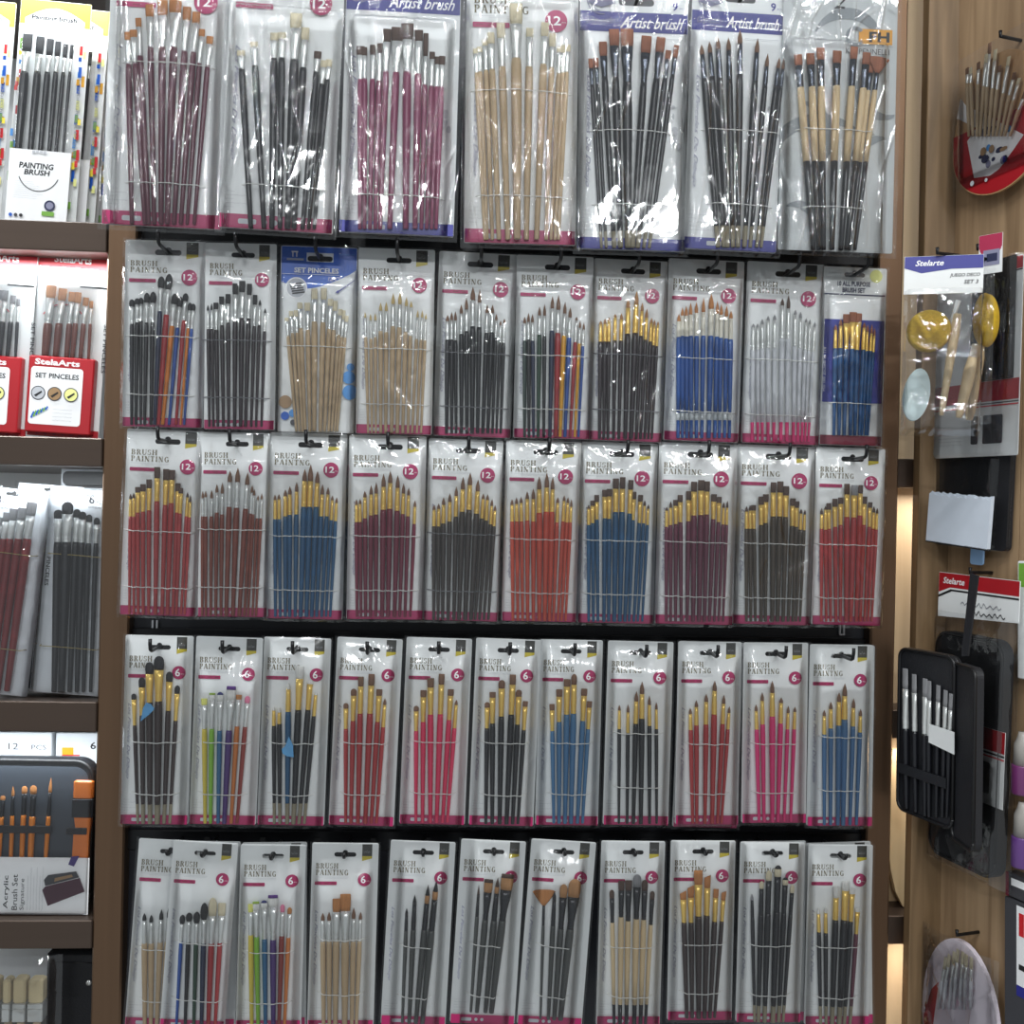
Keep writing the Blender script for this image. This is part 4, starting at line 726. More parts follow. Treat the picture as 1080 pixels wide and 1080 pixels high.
add(5, c='S', q=(485, 55, 840, 62, 415, 1068, 779, 1080), h='slate', f='black', b='tan', w=30, yb=1005, tie=(625, 905), k='flat', tip='dkbrown', **{**T5, 'hole': (.51, .063)},
    label='four charcoal grey brushes mixing broad flat and pointed heads, left of the fan brush set',
    B='580 298 395 475 535 w22 k=round b=black; 635 268 340 490 568 w34 t48; 685 258 345 495 615 w34 k=round t28; 740 238 325 492 648 w42 t68')
add(5, c='T', q=(110, 55, 467, 65, 25, 1080, 388, 1090), h='slate', f='black', b='tan', w=30, yb=1045, tie=(630, 910), k='flat', **{**T5, 'hole': (.51, .063)},
    label='charcoal grey brushes led by a wide fan brush in the bottom row',
    B='178 328 415 525 157 w18 t128 k=fan b=orange; 235 335 385 525 200 w28 k=round b=black; 287 295 368 540 232 w34 t44 k=filbert; 350 265 365 540 266 w42 t70 k=filbert')
add(5, c='T', q=(497, 60, 852, 65, 466, 1080, 820, 1085), h='cream', f='black', b='dkbrown', w=30, yb=1080, dip=(960, 'black'), tie=(640, 915), k='filbert', **T5,
    label='cream handled brushes with black ends and black ferrules in the bottom row',
    B='552 328 375 508 565 w24; 605 278 330 475 597 t34 k=flat; 645 275 330 497 632 t38 k=flat; 692 240 310 485 675 w34 t46 b=grey; 735 272 330 490 710 t36; 778 335 380 520 738 w24')
add(5, c='U', q=(65, 55, 427, 65, 45, 1048, 402, 1058), h='espresso', f='gold', b='orange', w=30, yb=1036, tie=(625, 895), k='angle', **T5,
    label='dark brown brushes with slanted orange bristles and gold ferrules in the bottom row',
    B='130 340 380 505 150 t36 k=angle; 172 310 370 505 180 t36 k=angle; 213 218 295 468 215 w38 t48 k=flat; 265 252 315 465 248 w34 t36; 313 322 370 500 278 t30 k=flat; 357 340 385 500 305 w24 t26')
add(5, c='U', q=(452, 62, 812, 75, 425, 1060, 782, 1068), h='black', f='black', b='cream', w=30, yb=1058, dip=(965, 'dip'), tie=(630, 906), k='filbert', **T5,
    label='black brushes with black ferrules and cream tips, second from the right in the bottom row',
    B='512 350 385 480 527 w22 b=grey k=round; 565 280 320 460 546 t26; 605 220 275 450 580 w34 t34; 655 190 252 440 625 w38 t40 tip=black; 697 258 300 450 658 t32 tip=black; 737 300 345 460 684 w24 t24')
add(5, c='V', q=(335, 78, 684, 88, 300, 1075, 668, 1085), h='black', f='gold', b='white', w=28, yb=1092, dip=(970, 'dip'), tie=(640, 920), k='flat', **T5,
    label='black handled brushes with gold ferrules and white bristles, rightmost of the bottom row',
    B='380 425 460 560 392 w24 k=round; 420 420 455 565 422 w24 k=round; 478 305 370 490 452 w34 t32; 530 275 330 490 490 w38 t42; 568 325 350 500 520 w28; 598 430 450 570 553 w24 h=maroon')
ROOTS = []
for i_, (row_, d_) in enumerate(D): ROOTS.append(pack(row_, i_, d_))
def patch(ref, pts):
    row, d = D[ref]; cx, cy, s = CROPS[d['c']]; q = d['q']; T = lambda x, z: (cx+x/s, cy+z/s)
    M, W, H, loc = pose(front(d['y']), [T(*q[k:k+2]) for k in (0, 2, 4, 6)]); m = MB(); m.plate([loc(*T(*p)) for p in pts], -.0137, -.0132, TINT); m.build('blue_film_scrap', ROOTS[ref])
TINT = mat('sky_blue_film', (62, 106, 140), .3, var=.25, scale=120, coat=.3)
patch(next(k for k, (r, _) in enumerate(D) if r == 4), [(165, 480), (215, 440), (240, 412), (222, 388), (196, 378), (178, 408)])
patch(next(k for k, (r, _) in enumerate(D) if r == 4)+2, [(180, 652), (205, 668), (240, 672), (236, 606), (214, 560), (196, 610), (176, 628)])
# cards stocked behind the front one, where their edges show
def behind(ref, q, y, label):
    row, d = D[ref]; cx, cy, s = CROPS[d['c']]; pl = front(y); T = lambda x, z: (cx+x/s, cy+z/s)
    M, W, H, loc = pose(pl, [T(*q[0:2]), T(*q[2:4]), T(*q[4:6]), T(*q[6:8])])
    root = empty('paint_brush_set', M); tag(root, label, 'brush set', d['group']); pr = Print()
    card_mesh(pr, W, H, (0, H*(1-.063), W*.165), PAPER); print_brush_painting(pr, W, H, d['n']); pr.build('backing_card', root)
    for k in range(6):
        x = -W*.25+W*.1*k; build_brush(root, x*.85, .004, x, H*(.62+.06*(2.5-abs(k-2.5))), .8, .9, .0026, 'round', None, d['h'], d['f'], d['b'], y=-.0034)
    film(root, -W/2-.002, -.003, W/2+.002, H+.0015, -W*.3, .004, W*.3, H*.8, .0062, 900+ref, amp=.0003, creases=4, res=.004, mname='fine_cellophane')
N0 = {r: [k for k, (rr_, _) in enumerate(D) if rr_ == r] for r in (1, 2, 3, 4, 5)}
behind(N0[5][2], (56, 62, 415, 78, 50, 1085, 408, 1098), -.046, 'spare card peeking out behind the rainbow handled set in the bottom row')
behind(N0[5][1], (318, 60, 678, 68, 285, 1095, 648, 1100), -.040, 'spare card peeking out behind the blue to red handled set in the bottom row')
behind(N0[5][9], (462, 58, 818, 68, 455, 1055, 806, 1062), -.044, 'spare card peeking out behind the black cream tipped set in the bottom row')
behind(N0[5][10], (318, 62, 672, 76, 322, 1072, 690, 1082), -.044, 'spare card peeking out behind the rightmost set of the bottom row')
behind(N0[4][8], (78, 52, 398, 60, 42, 970, 362, 975), -.044, 'spare card peeking out behind the red handled set in the fourth row')
behind(N0[4][10], (735, 68, 1046, 78, 722, 962, 1030, 968), -.044, 'spare card peeking out behind the rightmost set of the fourth row')
# hooks
HN = {2: 'second', 3: 'third', 4: 'fourth', 5: 'bottom', 1: 'top'}; ORD = ['first', 'second', 'third', 'fourth', 'fifth', 'sixth', 'seventh', 'eighth', 'ninth', 'tenth', 'eleventh']
cnt = {}
for hp, y, row, i in HOOKS:
    k = cnt.get(row, 0); cnt[row] = k+1
    o = make_hook(None, (hp.x, hp.z+.0002), y, tipup=(.004, .014, .014, .014, .007)[row-1], out=(.012, .040, .040, .036, .016)[row-1])
    tag(o, 'black wire display hook, %s from the left in the %s row' % (ORD[k], HN[row]), 'hook', 'display hooks of the %s row' % HN[row])

# ---------------------------------------------------------------- left niche goods
CLEAR = film_mat('clear_box_plastic', .06, .03, 1.3, 30, .08); IV = INKS
GREYW = mat('pale_grey_tray', (196, 198, 202), .4); BLACKC = mat('black_case_fabric', (26, 27, 31), .55, bump=.3, scale=400); INNER = mat('dark_blue_grey_lining', (52, 58, 66), .6)
PORANGE = mat('orange_lacquer_bright', (206, 112, 34), .35, coat=.2); PURP = mat('purple_ribbon', (62, 44, 110), .5); MAROONC = mat('maroon_case_print', (70, 34, 50), .5)
REDP = mat('red_plastic', (160, 28, 36), .35); YELP = mat('yellow_card_ink', (222, 200, 60), .4); SPONGE = mat('yellow_sponge', (190, 156, 34), .9, var=.2, scale=300, bump=.8)
def Tq(c, *q): cx, cy, s = c; return [(cx+q[k]/s, cy+q[k+1]/s) for k in range(0, len(q), 2)]
def stand(c, q, y, shelf, plane=None):
    """pose a pack on a plane and set its lower edge down on the shelf"""
    M, W, H, loc = pose(plane or front(y), Tq(c, *q))
    low = min((M @ Vector((sx*W/2, 0, 0))).z for sx in (-1, 1)); M.translation.z += (SH[shelf][0]-low+.0003) if shelf is not None else 0
    cx, cy, s = c; return M, W, H, lambda x, z: loc(cx+x/s, cy+z/s)
def brushes(root, L, W, q, B, yb, y=-.004, **d):
    sc = W/((q[2]-q[0]+q[6]-q[4])/2)
    for k, it in enumerate(x for x in B.split(';') if x.strip()):
        t = it.split(); xt, yt, yr, yh, xb, w_ = map(float, t[:6]); o = dict(e.split('=') for e in t[6:] if '=' in e)
        p1 = L(xt, yt); p0 = L(xb, yb); Lz = p1[1]-p0[1]; sf = (L(xt, yh)[1]-p0[1])/Lz; sb = min(.985, max(sf+.02, (L(xt, yr)[1]-p0[1])/Lz))
        hw = w_*sc/2; build_brush(root, p0[0], p0[1], p1[0], p1[1], sf, sb, hw, o.get('k', d.get('k', 'flat')), float(o['t'])*sc/2 if 't' in o else None, o.get('h', d.get('h')), o.get('f', d.get('f', 'silver')), o.get('b', d.get('b', 'brown')), d.get('tip'), y=min(y, -hw-.001)-(.001 if k % 2 else 0))
CA = (0, 0, 4.0)
def painting_pack(dx, y, label, colored=False):
    q = [95+dx, -34, 385+dx, -24, 15+dx, 918, 322+dx, 930]; M, W, H, L = stand(CA, q, y, 1-0)
    r = empty('paint_brush_pack', M); tag(r, label, 'brush set', 'yellow topped brush packs on the top left shelf')
    l0 = lambda x, z: L(x+dx, z)
    pr = Print(); card_mesh(pr, W, H, (0, H*.965, W*.16), PAPER); z0 = l0(200, 95)[1]
    pr.rect(-W/2+.0004, l0(240, 75)[1], W/2-.0004, H-.0005, YELP)
    arc_ = [(-W*.42+W*.84*k/12, l0(240, 50)[1]+W*.16*math.sin(math.pi*k/12)) for k in range(13)]; pr.poly([(W*.42, l0(240, 120)[1]), (-W*.42, l0(240, 120)[1])]+arc_, IV['white'])
    pr.text('Painting brush', -W*.33, l0(240, 62)[1], H*.028, IV['k'], W*.64, .03)
    rr = random.Random(5)
    for k in range(54): 
        c_ = rr.choice(['yel', 'green', 'red', 'sky', 'orange', 'lemon', 'royal']); x0 = rr.choice([-1, 1])*W*rr.uniform(.40, .475); z_ = rr.uniform(.06, .78)*H; pr.rect(x0-W*.022, z_, x0+W*.022, z_+H*rr.uniform(.015, .05), IV[c_])
    pr.text('PROFESSIONAL BRUSHES', W*.415, H*.62, W*.035, IV['grey'], H*.3, 0, 0, -math.pi/2); pr.build('backing_card', r)
    m = MB(); a, b = l0(60, 595), l0(330, 110); fr = .011
    brushes(r, L, W, q, ';'.join('%g %g %g %g %g %g' % (x+dx, yt, yb_, 280, xb+dx, w_) for x, yt, yb_, xb, w_ in ((128, 118, 195, 78, 36), (182, 130, 205, 130, 30), (222, 138, 210, 170, 26), (256, 150, 215, 210, 22), (286, 160, 220, 236, 18), (314, 165, 225, 268, 14))), 700, -.0055, h='black', b='black', k='flat')
    lp = Print(-.0130); x0, x1 = l0(40, 900)[0], l0(298, 905)[0]; zt = l0(150, 612)[1]; w_ = x1-x0
    lp.box((x0, -.0130, .002), (x1, -.0122, zt), IV['white'])
    lp.text('PAINTING', x0+w_*.17, zt*.745, zt*.08, IV['k'], w_*.56, .03, .1); lp.text('BRUSH', x0+w_*.26, zt*.66, zt*.075, IV['k'], w_*.42, .03, .1); lp.ring(x0+w_*.5, zt*.72, w_*.33, w_*.345, IV['k'], 20, 200, 340)
    for k in range(9): lp.squiggle(x0+w_*.12, zt*(.56-.028*k), w_*rr.uniform(.3, .5), zt*.012, IV['grey'], 10, seed=k)
    lp.poly(circle(x0+w_*.72, zt*.26, w_*.09), IV['navy']); lp.poly(circle(x0+w_*.72, zt*.26, w_*.06), IV['lav']); lp.rect(x0+w_*.6, zt*.12, x0+w_*.8, zt*.18, IV['green'])
    for k, c_ in enumerate(('royal', 'char', 'k')): lp.poly(circle(x0+w_*(.1+.085*k), zt*.10, w_*.03, 12), IV[c_])
    for k in range(4): lp.rect(x0+w_*(.38+.06*k), zt*.965-abs(k-1.5)*zt*.01, x0+w_*(.43+.06*k), zt*.985, IV['lgrey'])
    lp.build('front_label', r)
    # domed clear window
    film(r, x0, zt+.001, l0(335, 300)[0], l0(200, 95)[1], x0+.004, zt+.003, l0(325, 300)[0], l0(200, 120)[1], .012, 50+int(dx), amp=.0004, creases=8, res=.0022, mname='clear_box_plastic', name='clear_window')
    return r
painting_pack(0, .020, 'yellow topped pack of six black brushes with white label, on the top left shelf')
painting_pack(-318, .024, 'yellow topped brush pack cut by the left frame edge on the top left shelf')
painting_pack(78, .050, 'yellow topped brush pack mostly hidden behind the middle one of the top left shelf')
painting_pack(128, .080, 'rearmost yellow topped brush pack beside the bronze post on the top left shelf')
CB = (0, 240, 4.154)
def red_pack(dx, y, label, hc, bc, kk):
    q = [190+dx, 98, 470+dx, 108, 100+dx, 918, 448+dx, 930]; M, W, H, L = stand(CB, q, y, 2); l0 = lambda x, z: L(x+dx, z)
    r = empty('paint_brush_pack', M); tag(r, label, 'brush set', 'red brush packs on the second left shelf')
    pr = Print(); card_mesh(pr, W, H, (0, H*.975, W*.1), PAPER); z1 = l0(300, 185)[1]
    pr.rect(-W/2+.0004, z1, W/2-.0004, H-.0006, REDP); pr.text('StelaArts', -W*.28, z1+(H-z1)*.3, (H-z1)*.4, IV['white'], W*.52, .02)
    for k in range(14): pr.ring(-W*.1, l0(0, 420)[1], W*(.30+.02*(k % 2)), W*(.315+.02*(k % 2)), IV['red' if k % 2 else 'grey'], 20, 40, 150) if k < 2 else None
    pr.rect(W*.1, l0(0, 240)[1], W*.48, l0(0, 232)[1], IV['k'])
    pr.text('SET PINCELES', W*.475, l0(0, 395)[1], W*.055, IV['char'], l0(0, 395)[1]-l0(0, 610)[1], .02, 0, -math.pi/2)
    pr.rect(-W/2+.0004, .0004, W/2-.0004, H*.045, REDP)
    for k in range(6): pr.poly(circle(-W*.36+W*.12*k, H*.018, W*.025, 10), IV['wine'])
    pr.build('backing_card', r)
    T_ = ((235, 262, 318, 430, 200, 38), (285, 276, 330, 430, 245, 32), (324, 290, 334, 430, 292, 26), (352, 292, 340, 430, 318, 24), (384, 314, 352, 430, 352, 22), (408, 330, 362, 430, 392, 15))
    brushes(r, L, W, q, ';'.join('%g %g %g %g %g %g' % (a+dx, b, c_, d_, e+dx, f_) for a, b, c_, d_, e, f_ in T_), 640, -.005, h=hc, b=bc, k=kk)
    # red tray with its printed front
    lp = Print(-.0135); c0, c1 = l0(126, 880), l0(412, 890); zt = l0(300, 578)[1]; x0, x1 = c0[0], c1[0]; w_ = x1-x0
    lp.bbox((x0, -.0135, .004), (x1, -.0006, zt), REDP, .0015)
    wx1 = x0+w_*.84; pr2 = rounded(x0+w_*.05, .004+zt*.10, wx1, zt*.86, w_*.05); lp.poly(pr2, IV['white'])
    lp.text('StelaArts', x0+w_*.1, zt*.885, zt*.075, IV['white'], w_*.68, .03); lp.text('SET PINCELES', x0+w_*.12, zt*.72, zt*.065, IV['k'], w_*.66, .025)
    for k in range(3):
        cx = x0+w_*(.18+.25*k); lp.poly(circle(cx, zt*.53, w_*.11), IV['char']); lp.poly(circle(cx, zt*.53, w_*.095), IV[('lgrey', 'tan', 'lemon')[k]]); lp.poly([(cx-w_*.06, zt*.50), (cx+w_*.05, zt*.56), (cx+w_*.06, zt*.54), (cx-w_*.03, zt*.48)][::-1], IV['k'])
    for k in range(7): lp.poly([(x0+w_*(.09+.035*k), zt*(.22+.018*k)), (x0+w_*(.13+.035*k), zt*(.30+.012*k)), (x0+w_*(.15+.035*k), zt*(.29+.012*k)), (x0+w_*(.115+.035*k), zt*(.21+.018*k))][::-1], IV['green' if k % 2 else 'royal'])
    for k in range(4): lp.squiggle(x0+w_*.42, zt*(.33-.045*k), w_*.3, zt*.018, IV['grey'], 10, seed=k)
    lp.build('red_tray', r)
    film(r, x0, zt+.0006, l0(440, 300)[0], l0(300, 190)[1], x0+.004, zt+.003, l0(430, 300)[0], l0(300, 215)[1], .012, 70+int(dx), amp=.0003, creases=6, res=.0025, mname='clear_box_plastic', name='clear_window')
red_pack(0, .020, 'red brush pack with brown handled orange flat brushes on the second left shelf', 'brown', 'orange', 'flat')
red_pack(-318, .016, 'red brush pack with dark handled brushes cut by the left frame edge', 'black', 'grey', 'flat')
CC = (0, 480, 3.6)
def bag_pack(q, y, label, B, ties, hc, bc, txt, tx, k='filbert', big=None, creases=30):
    M, W, H, L = stand(CC, q, y, 3); r = empty('paint_brush_bag', M); tag(r, label, 'brush set', 'bagged brush cards on the third left shelf')
    pr = Print(); card_mesh(pr, W, H, (0, H*.975, W*.12), mat('cool_white_card', (196, 200, 204), .4))
    a = L(*tx); n_ = L(tx[0]+28, tx[1]); pr.text(txt, a[0], a[1], H*.042, IV['k'], W*.085, .02); pr.text('PCS', a[0]+W*.11, a[1], H*.02, IV['k'], W*.11); pr.text('CONJUNTO', a[0], a[1]-H*.025, H*.012, IV['char'], W*.25)
    pr.text('PINCELES', -W*.47, H*.66, W*.055, IV['k'], H*.14, .02, 0, -math.pi/2); pr.build('backing_card', r)
    brushes(r, L, W, q, B, q[5]-8, -.005, h=hc, b=bc, k=k); GT = mat('gold_thread', (170, 150, 90), .35)
    for ty in ties:
        z = L(q[0], ty)[1]; m = MB(); m.tube([(-W*.44, -.0005, z), (-W*.41, -.011, z), (0, -.0125, z+.0006), (W*.38, -.0115, z), (W*.42, -.0005, z)], .0005, GT, 6); m.build('binding_thread', r)
    film(r, -W/2-.003, -.0005, W/2+.003, H+.002, -W*.44, .004, W*.42, H*.92, .0128, int(q[0])+333, amp=.0009, creases=creases, res=.0024, mname='loose_cellophane')
bag_pack((195, 160, 460, 168, 122, 935, 392, 942), .012, 'bagged card of six long black brushes on the third left shelf beside the post',
         '228 238 272 360 212 30; 266 208 255 360 242 38; 298 236 268 360 270 26; 320 245 275 362 298 26; 344 256 285 365 322 22; 374 268 295 365 350 20', (402, 752), 'black', 'black', '6', (336, 214))
bag_pack((-80, 165, 192, 157, -175, 932, 104, 940), .006, 'bagged card of red brown handled brushes on the third left shelf, cut by the frame',
         '8 268 300 350 -80 26; 36 250 285 350 -55 26 ; 60 235 280 350 -28 28; 95 232 278 350 0 30; 130 210 262 350 34 34', (390, 752), 'ox', 'grey', '8', (-20, 214), k='flat')
bag_pack((70, 158, 320, 160, 10, 934, 262, 940), .042, 'clear bagged card of black brushes wedged between the red brown and the six piece bags',
         '110 215 270 365 60 30; 140 225 275 365 88 30; 168 235 280 365 118 28; 196 245 290 365 146 24; 222 255 295 365 172 24', (402, 752), 'black', 'black', '6', (236, 214), creases=16)
# black hang header of a pack stored deeper
M, W, H, L = stand(CC, (232, 42, 470, 52, 222, 900, 455, 915), .085, 3); r = empty('paint_brush_bag', M); tag(r, 'pack with a black hang header showing above the six piece black brush bag', 'brush set')
pr = Print(); card_mesh(pr, W, H, (W*.02, H*.905, W*.14), mat('cool_white_card', (196, 200, 204), .4)); a = L(240, 110)[1]; b = L(240, 155)[1]
pr.poly([(-W*.49, b), (W*.49, b), (W*.49, b+H*.018), (-W*.40, b+H*.018)], IV['k']); pr.build('backing_card', r)
m = MB(); m.plate(rounded(-W*.46, b+H*.012, W*.48, a+H*.02, .006), -.004, -.0008, IV['k']); m.build('header', r)
# acrylic brush case on the fourth shelf
CD = (0, 740, 3.176)
q = (-75, 212, 322, 222, -90, 722, 306, 722); M, W, H, L = stand(CD, q, .012, 4)
r = empty('zip_brush_case', M); tag(r, 'black zip case of orange handled acrylic brushes in a white paper sleeve', 'brush case')
m = MB(); m.plate(rounded(-W/2, 0, W/2, H, .022, 8), -.004, .014, BLACKC)
ed = rounded(-W/2+.0015, .0015, W/2-.0015, H-.0015, .021, 8); m.tube([(x, -.0045, z) for x, z in ed+[ed[0]]], .0028, mat('black_zip', (18, 18, 20), .4), 8); m.build('case_body', r)
m = MB(); m.plate(rounded(-W/2+.007, .004, W/2-.007, H-.008, .017, 8), -.0055, -.0038, INNER); m.build('lining', r)
brushes(r, L, W, q, '20 335 350 405 -5 15; 55 302 335 400 42 14 k=round; 92 303 328 398 75 17; 123 300 328 402 105 20; 180 275 325 402 150 15 k=round', 720, -.0085, h='orange', f='black', b='orange', k='filbert')
bm = MB(); x0, z0 = L(-40, 455); x1, z1 = L(186, 432); bm.bbox((x0, -.0130, z0), (x1, -.0118, z1), BLACKC, .0004); bm.build('elastic_band', r)
# broad flat brush at the case's right
bm = MB(); a, zt = L(258, 282); b, zb = L(322, 345); bm.bbox((a, -.0125, zb), (b, -.0065, zt), PORANGE, .0018); o = bm.build('wide_brush', r)
bm = MB(); c_, zc = L(258, 405); bm.bbox((a-.0008, -.0135, zc), (b+.0008, -.006, zb+.0005), mat('black_ferrule', (34, 36, 40)), .001); bm.build('ferrule', o)
bm = MB(); d0, zd = L(258, 528); bm.plate([(a+.002, zc+.0005), (a+.004, L(0, 435)[1]), (a+.002, L(0, 455)[1]), (a, L(0, 640)[1]), (b-.004, L(0, 640)[1]), (b-.003, L(0, 455)[1]), (b-.002, L(0, 435)[1]), (b-.001, zc+.0005)], -.0125, -.0065, PORANGE); bm.build('handle', o)
bm = MB(); bm.bbox((L(250, 0)[0], -.0145, L(0, 456)[1]), (W/2-.004, -.0128, L(0, 434)[1]), BLACKC, .0004); bm.build('elastic_band', r)
zt = L(0, 532)[1]; lp = Print(-.0160); lp.box((-W/2-.001, -.0160, -.0002+.0004), (W/2+.001, -.0150, zt), IV['white'])
xa = L(30, 600)[0]+.0075
lp.text('Acrylic', xa, zt*.10, .0068, IV['k'], zt*.58, .01, 0, math.pi/2); lp.text('Brush Set', xa+.0095, zt*.08, .0065, IV['k'], zt*.62, 0, 0, math.pi/2); lp.text('Signature', xa+.0185, zt*.08, .006, IV['char'], zt*.55, 0, 0, math.pi/2)
for k in range(6): lp.squiggle(xa+.022+.0035*k, zt*.08, zt*(.75 if k % 2 else .6), .0016, IV['grey'], 14, math.pi/2, seed=k)
c1 = [L(*p) for p in ((160, 640), (178, 692), (300, 645), (284, 600), (170, 628))]; lp.poly(c1, MAROONC)
c2 = [L(*p) for p in ((170, 626), (282, 598), (272, 578), (180, 590), (166, 606))]; lp.poly(c2, IV['char']); lp.poly([L(*p) for p in ((200, 612), (262, 596), (258, 588), (202, 600))], IV['tan'])
lp.rect(-W/2, .001, W/2, .0022, IV['lgrey']); sl = lp.build('paper_sleeve', r)
bm = MB(); p = [L(*p_) for p_ in ((246, 556), (264, 562), (282, 528), (256, 530))]; bm.plate(p, -.0172, -.0162, PURP); bm.build('ribbon', r)
film(r, -W/2-.002, .0005, W/2+.002, H+.002, -W*.48, .002, W*.48, H*.98, .0168, 77, amp=.0004, creases=12, res=.003, mname='fine_cellophane')
# white boxes behind it
for k, (a, b, yy, lb) in enumerate(((-60, 172, .05, 'white carton with small lettering standing behind the acrylic brush case, left one'), (186, 330, .055, 'white carton with the digit 6 and an orange patch behind the acrylic brush case'))):
    pf = front(yy); x0 = pf.px(a/3.176, 790)[0]; x1 = pf.px(b/3.176, 790)[0]; zt = pf.px(40, 740+104/3.176)[1]; z0 = SH[4][0]+.0003
    lp = Print(yy); lp.bbox((x0, yy, z0), (x1, yy+.05, zt), mat('cool_white_card', (196, 200, 204), .4), .001)
    if k == 0: lp.text('12', x1-.052, zt-.021, .008, IV['char'], .012); lp.text('PCS', x1-.024, zt-.021, .006, IV['char'], .018); lp.squiggle(x1-.05, zt-.028, .035, .002, IV['grey'], 12)
    else: lp.text('6', x1-.010, zt-.020, .009, IV['k'], .007, .02); lp.rect(x0+.008, zt-.028, x0+.022, zt-.018, IV['orange']); lp.rect(x0+.008, zt-.0285, x0+.03, zt-.027, IV['red'])
    lp.squiggle(x0+.01, zt-.010, .05, .0015, IV['lgrey'], 9)
    tag(lp.build('carton'), lb, 'box')
# bottom niche: foam brushes in a bag and a black case
z0 = P0.px(50, 1190)[1]
m = MB(); m.bbox((lx0, -.02, z0-.03), (la-.0005, .338, z0), BRD, .0012); tag(m.build('shelf'), 'dark bronze bottom shelf below the frame at left', 'shelf', 'dark bronze shelves of the left niche'); SH.append((z0, z0-.03))
pf = front(.06); x0 = pf.px(48, 1040)[0]; x1 = pf.px(105, 1040)[0]; zt = pf.px(70, 1004)[1]
m = MB(); m.bbox((x0, .06, z0+.0003), (x1, .085, zt), BLACKC, .004); o = m.build('black_case'); tag(o, 'black fabric case with a metal snap on the bottom left shelf', 'case')
m = MB(); c = pf.px(94, 1036); m.loft([[(c[0]+rr_*math.cos(2*math.pi*k/14), yy, c[1]+rr_*math.sin(2*math.pi*k/14)) for k in range(14)] for rr_, yy in ((.0035, .0598), (.0035, .058), (.002, .0572))], FM['silver']); m.build('snap_button', o)
m = MB(); m.tube([(x0+.004, .0592, zt-.012), (x1-.002, .0592, zt-.014)], .0006, mat('black_zip', (18, 18, 20), .4), 6); m.build('seam', o)
pf = front(.010); M = Matrix.Translation((pf.px(22, 1080)[0], .010, z0+.0003)); r = empty('foam_brush_bag', M); tag(r, 'clear bag of cream foam brushes with metal ferrules on the bottom left shelf', 'brush set')
FOAM = mat('cream_foam', (206, 190, 150), .9, bump=.6, scale=500)
for k, (a, b) in enumerate(((-16, 2), (4, 14), (15, 30), (31, 48))):
    xa, xb = pf.px(a, 1060)[0]-M.translation.x, pf.px(b, 1060)[0]-M.translation.x; zt, zm = pf.px(20, 1030)[1]-z0, pf.px(20, 1056)[1]-z0
    m = MB(); m.bbox((xa+.001, -.008, zm), (xb-.001, .008, zt-.001*(k % 2)), FOAM, .002); o = m.build('foam_brush', r)
    m = MB(); m.bbox((xa+.0005, -.0085, zm-.022), (xb-.0005, .0085, zm+.0005), FM['silver'], .001); m.tube([(xa+.0006, -.0088, zm-.006), (xb-.0006, -.0088, zm-.006)], .0006, FM['silver'], 6); m.build('ferrule', o)
    m = MB(); xm = (xa+xb)/2; m.tube([(xm, 0, zm-.021), (xm, 0, .02), (xm, 0, .004)], .0045, HM('wood'), 10); m.build('handle', o)
film(r, pf.px(-60, 1040)[0]-M.translation.x, .001, pf.px(66, 1040)[0]-M.translation.x, pf.px(20, 1006)[1]-z0, pf.px(-40, 1040)[0]-M.translation.x, .004, pf.px(52, 1040)[0]-M.translation.x, pf.px(20, 1028)[1]-z0, .013, 5, amp=.0016, creases=24, res=.0022, mname='loose_cellophane')

# ---------------------------------------------------------------- right wall goods
def off(dd, ang=None):
    return Plane(Vector((ob, -.03, 0))-WALL.n*dd, UW)
def wall_hook(plane, dd, px, py, label, ln=None):
    a, z = plane.px(px, py); p = plane.world(a, z); e = p+WALL.n*(dd-.0005); m = MB(); q0 = p-WALL.n*.012
    m.tube([e-p, (0, 0, 0), q0-p, q0-p+Vector((0, 0, .006))], .002, HOOKM, 8); o = m.build('wall_hook'); o.location = p; tag(o, label, 'hook', 'hooks on the oak wall'); return o
# palette shaped brush set, upper right
PB = mat('tan_board', (176, 140, 100), .5, var=.12, scale=12); PK = mat('pinkish_white_paper', (206, 196, 204), .5)
def ell(cx, cz, a, b, n=40, tilt=0): 
    c, s = math.cos(tilt), math.sin(tilt); return [(cx+a*math.cos(-2*math.pi*k/n)*c-b*math.sin(-2*math.pi*k/n)*s, cz+a*math.cos(-2*math.pi*k/n)*s+b*math.sin(-2*math.pi*k/n)*c) for k in range(n)]
C1 = (900, 0, 4.155); q = (430, 160, 860, 60, 430, 885, 860, 960)
M, W, H, loc = pose(off(.018), Tq(C1, *q)); L = lambda x, z: loc(C1[0]+x/C1[2], C1[1]+z/C1[2])
r = empty('palette_brush_set', M); tag(r, 'palette shaped brush set with red lower edge high on the oak wall', 'brush set')
cx, cz = L(640, 520); zb = L(560, 872)[1]; rx = (L(860, 500)[0]-L(436, 600)[0])/2; cx = L(436, 600)[0]+rx
def half(th0, th1, a, b, n=24): return [(cx+a*math.cos(math.radians(th0+(th1-th0)*k/n)), L(640, 600)[1]+b*math.sin(math.radians(th0+(th1-th0)*k/n))) for k in range(n+1)]
bz = L(640, 600)[1]-zb; ot = half(180, 360, rx, bz)+half(0, 180, rx, bz*1.55)
m = Print(); m.plate([(x, z) for x, z in ot][::-1], 0.0, .003, PB)
lo = half(180, 360, rx*.985, bz*.98); m.poly(([(cx-rx*.98, L(640, 505)[1])]+lo+[(cx+rx*.98, L(640, 520)[1])])[::-1][::-1], REDP)
m.poly([L(*p) for p in ((470, 430), (500, 470), (560, 490), (660, 545), (748, 590), (700, 660), (640, 740), (600, 770), (530, 780), (500, 620), (540, 560), (455, 520))][::-1][::-1], IV['white'])
rr = random.Random(3)
